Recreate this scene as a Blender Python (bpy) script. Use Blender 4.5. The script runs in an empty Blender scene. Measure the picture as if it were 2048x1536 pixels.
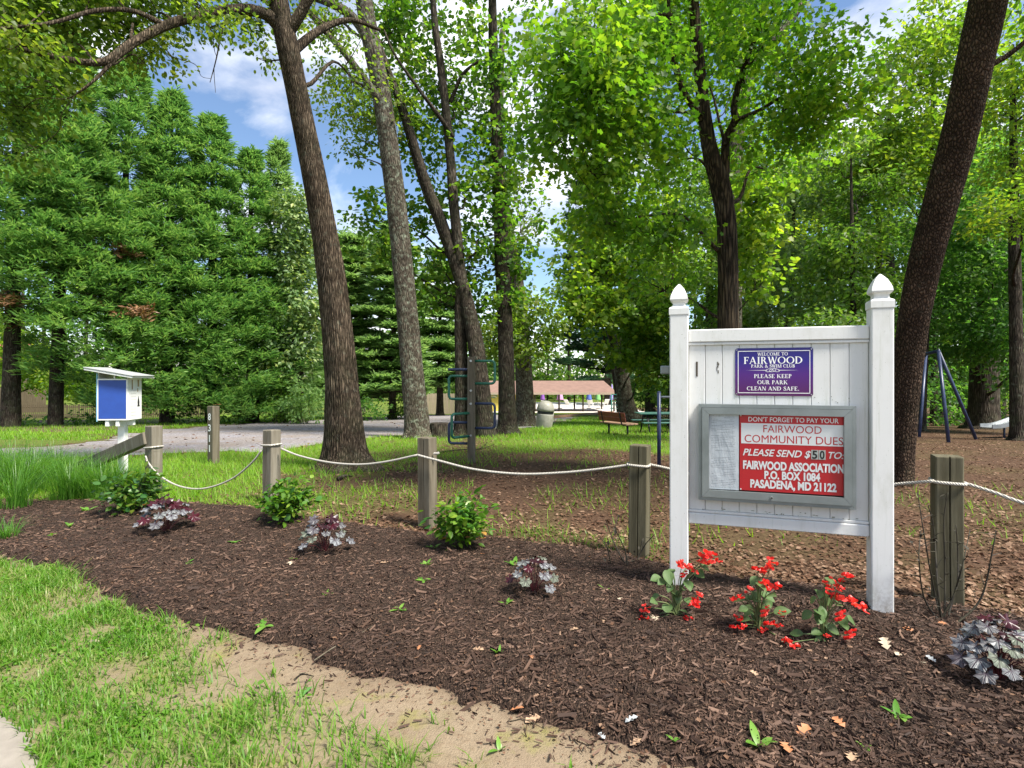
import bpy, math, random
import numpy as np
from mathutils import Vector, Matrix

# ------------------------------------------------------------------ camera, sky, sun, exposure
sc = bpy.context.scene
col = sc.collection
FPX, U0, V0, CAMH = 1138.0, 1024.0, 755.0, 1.6        # focal length and horizon in photograph pixels
cam_d = bpy.data.cameras.new('camera')
cam_d.sensor_width = 36.0
cam_d.lens = 36.0 * FPX / 2048.0
cam_d.shift_y = (V0 - 768.0) / 2048.0
cam_d.clip_start = 0.05
cam_d.clip_end = 3000.0
cam = bpy.data.objects.new('camera', cam_d)
cam.location = (0, 0, CAMH)
cam.rotation_euler = (math.radians(90), 0, 0)
col.objects.link(cam)
sc.camera = cam

SUN_EL, SUN_AZ = math.radians(56), math.radians(126)   # azimuth from +Y towards +X: behind the camera on the right
world = bpy.data.worlds.new('World')
sc.world = world
world.use_nodes = True
wt = world.node_tree
wt.nodes.clear()
def wn(t, **k):
    n = wt.nodes.new(t)
    for a, b in k.items():
        setattr(n, a, b)
    return n
w_out = wn('ShaderNodeOutputWorld'); w_bg = wn('ShaderNodeBackground')
sky = wn('ShaderNodeTexSky', sky_type='NISHITA', sun_disc=False, sun_elevation=SUN_EL, sun_rotation=SUN_AZ)
sky.air_density = 1.0; sky.dust_density = 0.15; sky.ozone_density = 3.0
w_tc = wn('ShaderNodeTexCoord'); w_sep = wn('ShaderNodeSeparateXYZ'); w_map = wn('ShaderNodeMapping')
w_map.inputs['Scale'].default_value = (1.15, 1.15, 2.1)
w_map.inputs['Location'].default_value = (0.3, 1.7, 0.0)
w_n = wn('ShaderNodeTexNoise'); w_n.inputs['Scale'].default_value = 2.2; w_n.inputs['Detail'].default_value = 9
w_n.inputs['Roughness'].default_value = 0.56; w_n.inputs['Distortion'].default_value = 0.25
w_r = wn('ShaderNodeValToRGB')
w_r.color_ramp.elements[0].position = 0.46; w_r.color_ramp.elements[0].color = (0, 0, 0, 1)
w_r.color_ramp.elements[1].position = 0.60; w_r.color_ramp.elements[1].color = (1, 1, 1, 1)
w_n2 = wn('ShaderNodeTexNoise'); w_n2.inputs['Scale'].default_value = 5.0; w_n2.inputs['Detail'].default_value = 6
w_cr = wn('ShaderNodeValToRGB')
w_cr.color_ramp.elements[0].position = 0.35; w_cr.color_ramp.elements[0].color = (5.0, 5.2, 5.9, 1)
w_cr.color_ramp.elements[1].position = 0.62; w_cr.color_ramp.elements[1].color = (8.6, 8.7, 8.9, 1)
w_mx = wn('ShaderNodeMix', data_type='RGBA')
L = wt.links.new
L(w_tc.outputs['Generated'], w_map.inputs['Vector'])
L(w_map.outputs[0], w_n.inputs['Vector']); L(w_map.outputs[0], w_n2.inputs['Vector'])
L(w_n.outputs['Fac'], w_r.inputs[0]); L(w_n2.outputs['Fac'], w_cr.inputs[0])
L(w_r.outputs[0], w_mx.inputs[0]); L(sky.outputs[0], w_mx.inputs[6]); L(w_cr.outputs[0], w_mx.inputs[7])
L(w_mx.outputs[2], w_bg.inputs[0]); L(w_bg.outputs[0], w_out.inputs[0])
w_bg.inputs[1].default_value = 0.088

sun_d = bpy.data.lights.new('sun', 'SUN')
sun_d.energy = 4.6; sun_d.angle = math.radians(14); sun_d.color = (1.0, 0.95, 0.86)
sun = bpy.data.objects.new('sun', sun_d)
sdir = Vector((math.sin(SUN_AZ) * math.cos(SUN_EL), math.cos(SUN_AZ) * math.cos(SUN_EL), math.sin(SUN_EL)))
sun.rotation_euler = sdir.to_track_quat('Z', 'Y').to_euler()
sun.location = (0, 0, 30)
col.objects.link(sun)

vs = sc.view_settings
vs.view_transform = 'Standard'; vs.look = 'None'; vs.gamma = 1.0; vs.exposure = 1.25
vs.use_curve_mapping = False
cy = sc.cycles
cy.use_denoising = True
cy.max_bounces = 7; cy.diffuse_bounces = 4; cy.glossy_bounces = 2; cy.transmission_bounces = 5; cy.transparent_max_bounces = 8
cy.caustics_reflective = False; cy.caustics_refractive = False
cy.sample_clamp_indirect = 6.0

# ------------------------------------------------------------------ small maths
rs = np.random.RandomState(7)
random.seed(7)
def _hash(i, j, s):
    n = (i * 374761393 + j * 668265263 + s * 974711 + 1013904223) & 0xffffffff
    n = ((n ^ (n >> 13)) * 1274126177) & 0xffffffff
    return ((n ^ (n >> 16)) & 0xffff) / 65535.0
def vnoise(x, y, s=0):
    x = np.asarray(x, float); y = np.asarray(y, float)
    i = np.floor(x).astype(np.int64); j = np.floor(y).astype(np.int64)
    fx = x - i; fy = y - j
    fx = fx * fx * (3 - 2 * fx); fy = fy * fy * (3 - 2 * fy)
    a = _hash(i, j, s); b = _hash(i + 1, j, s); c = _hash(i, j + 1, s); d = _hash(i + 1, j + 1, s)
    return (a * (1 - fx) + b * fx) * (1 - fy) + (c * (1 - fx) + d * fx) * fy
def fbm(x, y, s=0, o=3):
    t = 0; a = 0.5; f = 1.0
    for k in range(o):
        t = t + a * vnoise(np.asarray(x) * f, np.asarray(y) * f, s + k); a *= 0.5; f *= 2.03
    return t / (1 - 0.5 ** o)
def sstep(a, b, x):
    t = np.clip((np.asarray(x, float) - a) / (b - a), 0, 1)
    return t * t * (3 - 2 * t)
def _sp(t):
    return np.log1p(np.exp(-np.abs(t))) + np.maximum(t, 0)
def H(x, y):
    x = np.asarray(x, float); y = np.asarray(y, float)
    z = -0.04 * (_sp(y - 10) - _sp(y - 62))
    z = z + 0.03 * (vnoise(x / 2.6, y / 2.6, 3) - 0.5) * sstep(60, 20, np.hypot(x, y))
    z = z + 0.075 * np.exp(-(((x - 1.75) / 1.3) ** 2 + ((y - 4.0) / 0.8) ** 2))
    z = z + 0.10 * np.exp(-(((x + 3.0) / 2.2) ** 2 + ((y - 6.9) / 1.3) ** 2))
    return z
def Hf(x, y):
    return float(H(x, y))
def P(u, v, lift=0.0):
    """ground point that the photograph shows at pixel u, v"""
    kx, kz = (u - U0) / FPX, (v - V0) / FPX
    lo, hi = 0.5, 200.0
    for _ in range(60):
        m = 0.5 * (lo + hi)
        if CAMH - kz * m > Hf(kx * m, m): lo = m
        else: hi = m
    return Vector((kx * lo, lo, Hf(kx * lo, lo) + lift))
def Q(u, v, Y):
    return Vector(((u - U0) / FPX * Y, Y, CAMH - (v - V0) / FPX * Y))
def inpoly(x, y, poly):
    """signed distance to a polygon, positive inside"""
    x = np.asarray(x, float); y = np.asarray(y, float)
    d = np.full(x.shape, 1e9); ins = np.zeros(x.shape, bool)
    n = len(poly)
    for k in range(n):
        ax, ay = poly[k][0], poly[k][1]; bx, by = poly[(k + 1) % n][0], poly[(k + 1) % n][1]
        ex, ey = bx - ax, by - ay
        t = np.clip(((x - ax) * ex + (y - ay) * ey) / (ex * ex + ey * ey + 1e-12), 0, 1)
        d = np.minimum(d, np.hypot(x - ax - t * ex, y - ay - t * ey))
        c = (ay > y) != (by > y)
        ins ^= c & (x < ex * (y - ay) / (ey if abs(ey) > 1e-12 else 1e-12) + ax)
    return np.where(ins, d, -d)
def norm(a):
    return a / (np.linalg.norm(a, axis=-1, keepdims=True) + 1e-12)

# ------------------------------------------------------------------ mesh building
class Geo:
    def __init__(self):
        self.V = []; self.F = []; self.n = 0
    def add(self, V, F):
        V = np.asarray(V, np.float32).reshape(-1, 3)
        if not isinstance(F, (list, tuple)) or (len(F) and np.isscalar(F[0][0])):
            F = [F]
        for f in F:
            f = np.asarray(f, np.int64)
            if f.size: self.F.append(f.reshape(-1, f.shape[-1]) + self.n)
        self.V.append(V); self.n += len(V)
        return self
    def box(self, c, s, rz=0.0, M=None, bev=0.0):
        hx, hy, hz = s[0] / 2, s[1] / 2, s[2] / 2
        if bev <= 0:
            v = np.array([[x, y, z] for z in (-hz, hz) for y in (-hy, hy) for x in (-hx, hx)])
            f = [[0, 2, 3, 1], [4, 5, 7, 6], [0, 1, 5, 4], [2, 6, 7, 3], [0, 4, 6, 2], [1, 3, 7, 5]]
            v, f = v, [f]
        else:
            b = min(bev, hx * .9, hy * .9, hz * .9)
            ring = [(-hx, -hy + b), (-hx + b, -hy), (hx - b, -hy), (hx, -hy + b), (hx, hy - b), (hx - b, hy), (-hx + b, hy), (-hx, hy - b)]
            inn = [(-hx + b, -hy + b), (-hx + b, -hy + b), (hx - b, -hy + b), (hx - b, -hy + b), (hx - b, hy - b), (hx - b, hy - b), (-hx + b, hy - b), (-hx + b, hy - b)]
            v = [(p[0], p[1], -hz) for p in inn] + [(p[0], p[1], -hz + b) for p in ring] + [(p[0], p[1], hz - b) for p in ring] + [(p[0], p[1], hz) for p in inn]
            v = np.array(v); q = []
            for k in range(3):
                for i in range(8):
                    j = (i + 1) % 8
                    q.append([k * 8 + i, k * 8 + j, k * 8 + 8 + j, k * 8 + 8 + i])
            q.append([1, 7, 5, 3]); q.append([24, 26, 28, 30])
            f = [q]
        if M is not None:
            v = v @ np.array(M.to_3x3()).T
        elif rz:
            c_, s_ = math.cos(rz), math.sin(rz)
            v = v @ np.array([[c_, s_, 0], [-s_, c_, 0], [0, 0, 1]])
        return self.add(v + np.array(c), f)
    def tube(self, pts, rad, sides=8, cap=True, disp=None):
        pts = np.array([list(p) for p in pts], float); n = len(pts)
        rad = np.full(n, rad, float) if np.isscalar(rad) else np.asarray(rad, float)
        tan = np.gradient(pts, axis=0); tan = norm(tan)
        up = np.array([0, 0, 1.0]) if abs(tan[0][2]) < 0.9 else np.array([1.0, 0, 0])
        a = np.cross(tan[0], up); a /= np.linalg.norm(a)
        A = []
        for k in range(n):
            a = a - tan[k] * a.dot(tan[k]); a /= np.linalg.norm(a) + 1e-12
            A.append(a.copy())
        A = np.array(A); B = np.cross(tan, A)
        th = np.linspace(0, 2 * np.pi, sides, endpoint=False)
        rr = rad[:, None] * np.ones((1, sides))
        if disp is not None: rr = rr * disp(th, n)
        V = pts[:, None, :] + rr[..., None] * (np.cos(th)[None, :, None] * A[:, None, :] + np.sin(th)[None, :, None] * B[:, None, :])
        i = np.arange(n - 1)[:, None] * sides; j = np.arange(sides)[None, :]; j2 = (j + 1) % sides
        F = np.stack([i + j, i + j2, i + sides + j2, i + sides + j], -1).reshape(-1, 4)
        fs = [F]
        if cap:
            fs += [np.arange(sides)[::-1][None, :], (np.arange(sides) + (n - 1) * sides)[None, :]]
        return self.add(V.reshape(-1, 3), fs)
    def lathe(self, prof, c=(0, 0, 0), sides=24, sq=False, rz=0.0):
        """profile of (radius, z); sq makes four-sided turned shapes"""
        n = len(prof)
        if sq:
            th = np.array([1, 3, 5, 7]) * np.pi / 4; k = math.sqrt(2)
        else:
            th = np.linspace(0, 2 * np.pi, sides, endpoint=False); k = 1.0
        S = len(th); th = th + rz
        V = np.array([[r * k * math.cos(t), r * k * math.sin(t), z] for r, z in prof for t in th]) + np.array(c)
        i = np.arange(n - 1)[:, None] * S; j = np.arange(S)[None, :]; j2 = (j + 1) % S
        F = np.stack([i + j, i + j2, i + S + j2, i + S + j], -1).reshape(-1, 4)
        return self.add(V, [F, np.arange(S)[::-1][None, :], (np.arange(S) + (n - 1) * S)[None, :]])
    def prism(self, poly, z0, z1, T=None):
        """polygon in xy extruded along z; T maps the points"""
        n = len(poly)
        V = np.array([[p[0], p[1], z0] for p in poly] + [[p[0], p[1], z1] for p in poly], float)
        if T is not None: V = np.array([list(T(*p)) for p in V])
        F = [[k, (k + 1) % n, n + (k + 1) % n, n + k] for k in range(n)]
        return self.add(V, [F, [list(range(n))[::-1]], [[n + k for k in range(n)]]])
    def mesh(self, name, smooth=False):
        me = bpy.data.meshes.new(name)
        V = np.concatenate(self.V)
        loops = np.concatenate([f.ravel() for f in self.F]); tot = np.concatenate([np.full(len(f), f.shape[1]) for f in self.F])
        start = np.concatenate([[0], np.cumsum(tot)[:-1]])
        me.vertices.add(len(V)); me.vertices.foreach_set('co', V.ravel())
        me.loops.add(len(loops)); me.loops.foreach_set('vertex_index', loops.astype(np.int32))
        me.polygons.add(len(tot)); me.polygons.foreach_set('loop_start', start.astype(np.int32)); me.polygons.foreach_set('loop_total', tot.astype(np.int32))
        me.polygons.foreach_set('use_smooth', np.full(len(tot), bool(smooth)))
        me.update(calc_edges=True)
        return me
    def obj(self, name, mat, parent=None, smooth=False, loc=None, off=None):
        if off is not None: self.V = [v - np.array(off, np.float32) for v in self.V]
        o = bpy.data.objects.new(name, self.mesh(name, smooth))
        o.data.materials.append(mat)
        col.objects.link(o)
        if parent is not None: o.parent = parent
        if loc is not None: o.location = loc
        return o
def thing(name, label, cat, loc=(0, 0, 0), rz=0.0, group=None):
    o = bpy.data.objects.new(name, None); col.objects.link(o)
    o.empty_display_size = 0.1
    o.location = loc; o.rotation_euler = (0, 0, rz)
    return tag(o, label, cat, group)
def tag(o, label, cat, group=None):
    o['label'] = label; o['category'] = cat
    if group: o['group'] = group
    return o
def kind(o, k):
    o['kind'] = k
    return o
def inst(name, me, parent=None, loc=(0, 0, 0), rot=(0, 0, 0), scale=1.0):
    o = bpy.data.objects.new(name, me); col.objects.link(o)
    o.parent = parent; o.location = loc; o.rotation_euler = rot
    o.scale = (scale,) * 3 if np.isscalar(scale) else scale
    return o
def curve(pts, n=8):
    """Catmull-Rom through points (any dimension)"""
    p = np.array([list(q) for q in pts], float)
    if len(p) == 2: return np.linspace(p[0], p[1], n)
    p = np.vstack([2 * p[0] - p[1], p, 2 * p[-1] - p[-2]])
    out = []
    for k in range(1, len(p) - 2):
        t = np.linspace(0, 1, n, endpoint=False)[:, None]
        a, b, c, d = p[k - 1], p[k], p[k + 1], p[k + 2]
        out.append(0.5 * (2 * b + (c - a) * t + (2 * a - 5 * b + 4 * c - d) * t ** 2 + (3 * b - a - 3 * c + d) * t ** 3))
    out.append(p[-2][None, :])
    return np.vstack(out)

# ------------------------------------------------------------------ materials
class NT:
    def __init__(self, name):
        self.m = bpy.data.materials.new(name); self.m.use_nodes = True
        self.t = self.m.node_tree; self.t.nodes.clear()
        self.out = self.t.nodes.new('ShaderNodeOutputMaterial')
    def n(self, t, ins=None, **k):
        x = self.t.nodes.new(t)
        for a, b in k.items(): setattr(x, a, b)
        for a, b in (ins or {}).items():
            if hasattr(b, 'is_linked') or isinstance(b, bpy.types.NodeSocket): self.t.links.new(b, x.inputs[a])
            else: x.inputs[a].default_value = b
        return x
    def ramp(self, fac, stops, interp='LINEAR'):
        r = self.t.nodes.new('ShaderNodeValToRGB'); r.color_ramp.interpolation = interp
        e = r.color_ramp.elements
        while len(e) < len(stops): e.new(0.5)
        for k, (p, c) in enumerate(stops):
            e[k].position = p; e[k].color = c if len(c) == 4 else (*c, 1)
        self.t.links.new(fac, r.inputs[0])
        return r.outputs[0]
    def mix(self, f, a, b, blend='MIX'):
        x = self.t.nodes.new('ShaderNodeMix'); x.data_type = 'RGBA'; x.blend_type = blend
        for i, v in ((0, f), (6, a), (7, b)):
            if isinstance(v, bpy.types.NodeSocket): self.t.links.new(v, x.inputs[i])
            elif i == 0: x.inputs[i].default_value = v
            else: x.inputs[i].default_value = v if len(v) == 4 else (*v, 1)
        return x.outputs[2]
    def math(self, op, a, b=0.0, c=0.0):
        x = self.t.nodes.new('ShaderNodeMath'); x.operation = op
        for i, v in enumerate((a, b, c)):
            if isinstance(v, bpy.types.NodeSocket): self.t.links.new(v, x.inputs[i])
            else: x.inputs[i].default_value = v
        return x.outputs[0]
    def coord(self, kind='Object', scale=(1, 1, 1), rot=(0, 0, 0)):
        tc = self.t.nodes.new('ShaderNodeTexCoord')
        mp = self.n('ShaderNodeMapping', {'Vector': tc.outputs[kind]})
        mp.inputs['Scale'].default_value = scale; mp.inputs['Rotation'].default_value = rot
        return mp.outputs[0]
    def noise(self, vec, scale, detail=4, rough=0.55, dist=0.0):
        return self.n('ShaderNodeTexNoise', {'Vector': vec, 'Scale': scale, 'Detail': detail, 'Roughness': rough, 'Distortion': dist}).outputs['Fac']
    def bump(self, h, strength=0.5, dist=0.01, nrm=None):
        i = {'Height': h, 'Strength': strength, 'Distance': dist}
        if nrm is not None: i['Normal'] = nrm
        return self.n('ShaderNodeBump', i).outputs[0]
    def pbr(self, colr, rough=0.6, nrm=None, metal=0.0, spec=0.5, **k):
        i = {'Base Color': colr if isinstance(colr, bpy.types.NodeSocket) or len(colr) == 4 else (*colr, 1), 'Roughness': rough, 'Metallic': metal, 'Specular IOR Level': spec}
        if nrm is not None: i['Normal'] = nrm
        i.update(k)
        s = self.n('ShaderNodeBsdfPrincipled', i)
        self.t.links.new(s.outputs[0], self.out.inputs[0])
        return self.m
def plain(name, c1, c2=None, rough=0.5, scale=6.0, bump=0.15, bscale=40.0, metal=0.0, spec=0.5, stretch=(1, 1, 1), bdist=0.004):
    t = NT(name); v = t.coord('Object', stretch)
    c2 = c2 or tuple(x * 0.78 for x in c1)
    n1 = t.noise(v, scale, 5, 0.6)
    c = t.mix(t.ramp(n1, [(0.35, (0, 0, 0)), (0.68, (1, 1, 1))]), c1, c2)
    n2 = t.noise(v, bscale, 4, 0.6)
    r = t.math('ADD', rough - 0.08, t.math('MULTIPLY', n1, 0.16))
    return t.pbr(c, r, t.bump(n2, bump, bdist), metal, spec)
def leafmat(name, cols, trans=0.45, tcol=1.5, rough=0.45, nscale=0.6, spec=0.35, warm=(0.98, 1.04, 0.45)):
    """leaf: colour varies leaf by leaf and in drifts; light comes through it"""
    t = NT(name)
    g = t.n('ShaderNodeNewGeometry')
    v = t.coord('Object')
    nz = t.noise(v, nscale, 3, 0.6)
    f = t.math('ADD', t.math('MULTIPLY', g.outputs['Random Per Island'], 0.55), t.math('MULTIPLY', t.math('SUBTRACT', nz, 0.25), 0.9))
    k = len(cols)
    c = t.ramp(f, [((i + 0.15) / (k - 0.4), cc) for i, cc in enumerate(cols)])
    tc = t.mix(1.0, c, (tcol * warm[0], tcol * warm[1], tcol * warm[2]), 'MULTIPLY')
    p = t.n('ShaderNodeBsdfPrincipled', {'Base Color': c, 'Roughness': rough, 'Specular IOR Level': spec})
    tr = t.n('ShaderNodeBsdfTranslucent', {'Color': tc})
    mx = t.n('ShaderNodeMixShader', {0: trans, 1: p.outputs[0], 2: tr.outputs[0]})
    t.t.links.new(mx.outputs[0], t.out.inputs[0])
    return t.m
def barkmat(name, dark, light, sx=16.0, sz=2.2, moss=0.0, lichen=0.0, bd=0.02):
    t = NT(name)
    v = t.coord('Object', (sx, sx, sz))
    wv = t.n('ShaderNodeVectorMath', {0: v, 1: t.n('ShaderNodeVectorMath', {0: t.n('ShaderNodeTexNoise', {'Vector': v, 'Scale': 0.8, 'Detail': 2}).outputs['Color'], 1: (0.9, 0.9, 0.9)}, operation='MULTIPLY').outputs[0]}, operation='ADD').outputs[0]
    vo = t.n('ShaderNodeTexVoronoi', {'Vector': wv, 'Scale': 1.0}, feature='DISTANCE_TO_EDGE').outputs['Distance']
    nz = t.noise(v, 2.2, 6, 0.65)
    h = t.math('ADD', t.math('MULTIPLY', t.math('MINIMUM', vo, 0.35), 2.0), t.math('MULTIPLY', nz, 0.55))
    c = t.ramp(h, [(0.2, tuple(x * 0.45 for x in dark)), (0.42, dark), (0.85, light)])
    o = t.coord('Object')
    big = t.noise(o, 2.2, 5, 0.65)
    c = t.mix(t.ramp(big, [(0.40, (.8, .8, .8)), (0.62, (0, 0, 0))]), c, t.mix(1.0, c, (.42, .40, .38), 'MULTIPLY'))
    if lichen:
        ln = t.noise(o, 7.0, 5, 0.7)
        c = t.mix(t.ramp(ln, [(0.60 - lichen * 0.1, (0, 0, 0)), (0.70, (lichen, lichen, lichen))]), c, (0.24, 0.27, 0.20))
    if moss:
        sepz = t.n('ShaderNodeSeparateXYZ', {0: o}).outputs[2]
        mz = t.math('MULTIPLY', t.ramp(t.math('MULTIPLY', sepz, 0.4), [(0.0, (1, 1, 1)), (1.0, (0.25, 0.25, 0.25))]), t.ramp(t.noise(o, 3.0, 4, 0.6), [(0.45, (0, 0, 0)), (0.7, (moss, moss, moss))]))
        c = t.mix(mz, c, (0.075, 0.095, 0.04))
    return t.pbr(c, 0.92, t.bump(h, 1.0, bd * 1.6), 0, 0.15)

MAT = {}
def vinylmat():
    t = NT('white_vinyl'); o = t.coord('Object')
    c = t.mix(t.ramp(t.noise(t.coord('Object', (3, 3, 1.2)), 3.0, 6, 0.7), [(0.50, (0, 0, 0)), (0.80, (1, 1, 1))]), (0.66, 0.66, 0.645), (0.55, 0.55, 0.51))
    z = t.n('ShaderNodeSeparateXYZ', {0: t.n('ShaderNodeNewGeometry').outputs['Position']}).outputs[2]
    splash = t.math('MULTIPLY', t.ramp(z, [(0.08, (1, 1, 1)), (0.34, (0, 0, 0))]), t.ramp(t.noise(o, 26.0, 6, 0.75), [(0.42, (0, 0, 0)), (0.66, (1, 1, 1))]))
    c = t.mix(t.math('MULTIPLY', splash, .8), c, (0.20, 0.155, 0.11))
    streak = t.ramp(t.noise(t.coord('Object', (40, 40, 1.6)), 1.0, 5, 0.7), [(0.56, (0, 0, 0)), (0.74, (.55, .55, .55))])
    c = t.mix(streak, c, (0.42, 0.44, 0.36))
    spk = t.ramp(t.noise(o, 90.0, 2, 0.5), [(0.70, (0, 0, 0)), (0.76, (.6, .6, .6))])
    c = t.mix(spk, c, (0.24, 0.24, 0.20))
    return t.pbr(c, 0.45, t.bump(t.noise(o, 6, 3), 0.06, 0.01), 0, 0.4)
MAT['vinyl'] = vinylmat()
MAT['alu'] = plain('aluminium', (0.24, 0.27, 0.275), (0.18, 0.205, 0.205), 0.45, 5, 0.05, 120, 0.5, 0.5)
MAT['steel'] = plain('galvanised_steel', (0.42, 0.44, 0.45), None, 0.4, 9, 0.05, 90, 0.8)
def woodmat(name, a, b, sc_=22.0, dark=0.35):
    t = NT(name); v = t.coord('Object', (sc_, sc_, 1.3))
    n1 = t.noise(v, 1.0, 6, 0.65, 0.6); n2 = t.noise(t.coord('Object', (70, 70, 2.0)), 1.0, 3, 0.6)
    n3 = t.noise(t.coord('Object'), 2.5, 4)
    c = t.ramp(n1, [(0.28, tuple(x * dark for x in b)), (0.42, b), (0.68, a)])
    c = t.mix(t.math('MULTIPLY', n3, 0.5), c, tuple(x * 0.6 for x in b))
    return t.pbr(c, 0.85, t.bump(t.math('ADD', n1, t.math('MULTIPLY', n2, 0.6)), 0.5, 0.006), 0, 0.2)
MAT['wood_grey'] = woodmat('weathered_grey_timber', (0.25, 0.225, 0.18), (0.15, 0.13, 0.095))
MAT['wood_green'] = woodmat('algae_stained_timber', (0.16, 0.145, 0.095), (0.085, 0.075, 0.045))
MAT['wood_mid'] = woodmat('weathered_brown_timber', (0.20, 0.175, 0.13), (0.115, 0.095, 0.065))
MAT['wood_pale'] = woodmat('pale_fence_timber', (0.42, 0.36, 0.26), (0.28, 0.23, 0.16))
MAT['wood_old'] = woodmat('old_picket_timber', (0.17, 0.135, 0.085), (0.095, 0.072, 0.045))
def ropemat():
    t = NT('twisted_rope'); v = t.coord('Object')
    w = t.n('ShaderNodeTexWave', {'Vector': t.coord('Object', (1, 0.6, 1), (0.2, 0.6, 0.3)), 'Scale': 26.0, 'Distortion': 1.5}).outputs['Fac']
    c = t.mix(t.math('MULTIPLY', w, 0.55), (0.50, 0.47, 0.42), (0.27, 0.25, 0.21))
    return t.pbr(c, 0.9, t.bump(w, 0.8, 0.006), 0, 0.1)
MAT['rope'] = ropemat()
MAT['navy'] = plain('navy_paint', (0.016, 0.027, 0.075), (0.03, 0.045, 0.10), 0.4, 6, 0.1)
MAT['green_pipe'] = plain('green_paint', (0.015, 0.12, 0.075), (0.03, 0.16, 0.10), 0.38, 6, 0.1)
MAT['teal'] = plain('teal_paint', (0.06, 0.36, 0.31), (0.05, 0.28, 0.25), 0.45, 6, 0.1)
MAT['black'] = plain('black_plastic', (0.012, 0.012, 0.014), None, 0.5)
MAT['white'] = plain('white_paint', (0.78, 0.78, 0.76), (0.66, 0.66, 0.62), 0.5, 5, 0.08)
MAT['blue'] = plain('blue_paint', (0.022, 0.075, 0.36), (0.018, 0.055, 0.27), 0.5, 3, 0.12, 25)
MAT['cyan_edge'] = plain('pale_blue_edge_paint', (0.25, 0.52, 0.70), None, 0.5, 5, 0.08)
MAT['ink'] = plain('black_ink', (0.015, 0.014, 0.014), None, 0.6)
MAT['faint_ink'] = plain('faded_grey_ink', (0.55, 0.55, 0.52), None, 0.6)
MAT['stain'] = plain('rust_brown_stain', (0.30, 0.20, 0.10), (0.42, 0.32, 0.2), 0.7)
MAT['white_print'] = plain('white_print', (0.84, 0.84, 0.83), (0.80, 0.80, 0.79), 0.45, 5, 0.0)
MAT['red_print'] = plain('red_print', (0.56, 0.012, 0.022), (0.50, 0.010, 0.018), 0.4, 3, 0.02)
MAT['grey_print'] = plain('pale_grey_plate', (0.50, 0.54, 0.50), None, 0.5, 3, 0.02)
MAT['bench_red'] = plain('red_brown_slats', (0.19, 0.045, 0.028), (0.14, 0.035, 0.02), 0.5, 8, 0.15)
MAT['bench_tan'] = plain('tan_slats', (0.36, 0.22, 0.14), None, 0.5, 8, 0.15)
MAT['table_green'] = plain('dark_green_slats', (0.018, 0.085, 0.065), (0.03, 0.12, 0.09), 0.42, 8, 0.15)
MAT['table_brown'] = plain('brown_table_timber', (0.28, 0.16, 0.09), (0.2, 0.11, 0.06), 0.7, 8, 0.2)
MAT['can'] = plain('grey_moulded_plastic', (0.30, 0.29, 0.25), (0.20, 0.195, 0.16), 0.5, 5, 0.2, 30)
MAT['plaque'] = (lambda t: t.pbr(t.ramp(t.n('ShaderNodeSeparateXYZ', {0: t.coord('Generated')}).outputs[2], [(0.0, (0.075, 0.003, 0.075)), (0.45, (0.062, 0.003, 0.17)), (0.75, (0.010, 0.004, 0.19)), (1.0, (0.006, 0.003, 0.13))]), 0.3, None, 0, 0.5))(NT('blue_to_purple_print'))
def papermat():
    t = NT('printed_paper'); v = t.coord('Generated')
    s = t.n('ShaderNodeSeparateXYZ', {0: v})
    row = t.math('FRACT', t.math('MULTIPLY', s.outputs[2], 46.0))
    line = t.math('LESS_THAN', row, 0.5)
    blk = t.math('GREATER_THAN', t.noise(t.coord('Generated', (1.2, 0.0, 30)), 1.0, 2), 0.46)
    ends = t.math('MULTIPLY', t.math('GREATER_THAN', s.outputs[0], 0.10), t.math('LESS_THAN', t.math('ADD', s.outputs[0], t.math('MULTIPLY', t.noise(t.coord('Generated', (0.01, 0, 46)), 1.0, 0), 0.3)), 1.02))
    wd = t.math('GREATER_THAN', t.noise(t.coord('Generated', (60, 0, 46)), 1.0, 0), 0.40)
    f = t.math('MULTIPLY', t.math('MULTIPLY', line, blk), t.math('MULTIPLY', ends, wd))
    c = t.mix(t.math('MULTIPLY', f, 0.5), (0.60, 0.63, 0.66), (0.16, 0.18, 0.2))
    return t.pbr(c, 0.6, t.bump(t.noise(v, 4, 3), 0.4, 0.02), 0, 0.3)
MAT['paper'] = papermat()
def glassmat():
    t = NT('thin_acrylic_pane')
    fr = t.n('ShaderNodeFresnel', {'IOR': 1.25}).outputs[0]
    a = t.n('ShaderNodeBsdfTransparent', {'Color': (0.98, 0.99, 0.99, 1)})
    b = t.n('ShaderNodeBsdfGlossy', {'Roughness': 0.06, 'Color': (0.9, 0.9, 0.9, 1)})
    m = t.n('ShaderNodeMixShader', {0: t.math('MULTIPLY', fr, 0.4), 1: a.outputs[0], 2: b.outputs[0]})
    t.t.links.new(m.outputs[0], t.out.inputs[0])
    return t.m
MAT['glass'] = glassmat()
MAT['roof_tan'] = plain('faded_pink_shingles', (0.21, 0.125, 0.095), (0.16, 0.095, 0.072), 0.85, 2, 0.3, 6)
MAT['yellow'] = plain('yellow_wall_paint', (0.62, 0.50, 0.10), (0.55, 0.43, 0.08), 0.7, 2, 0.05)
MAT['concrete'] = plain('pale_concrete', (0.25, 0.22, 0.185), (0.20, 0.175, 0.145), 0.85, 9, 0.3, 90)
MAT['red_roof'] = plain('red_metal_roof', (0.40, 0.07, 0.09), None, 0.5, 3, 0.05)
for nm, c in (('purple', (0.27, 0.10, 0.42)), ('pink', (0.62, 0.30, 0.52)), ('ublue', (0.09, 0.15, 0.48)), ('ugreen', (0.20, 0.52, 0.16)), ('lilac', (0.33, 0.25, 0.60))):
    MAT[nm] = plain(nm + '_canvas', c, None, 0.8, 4, 0.1)

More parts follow.
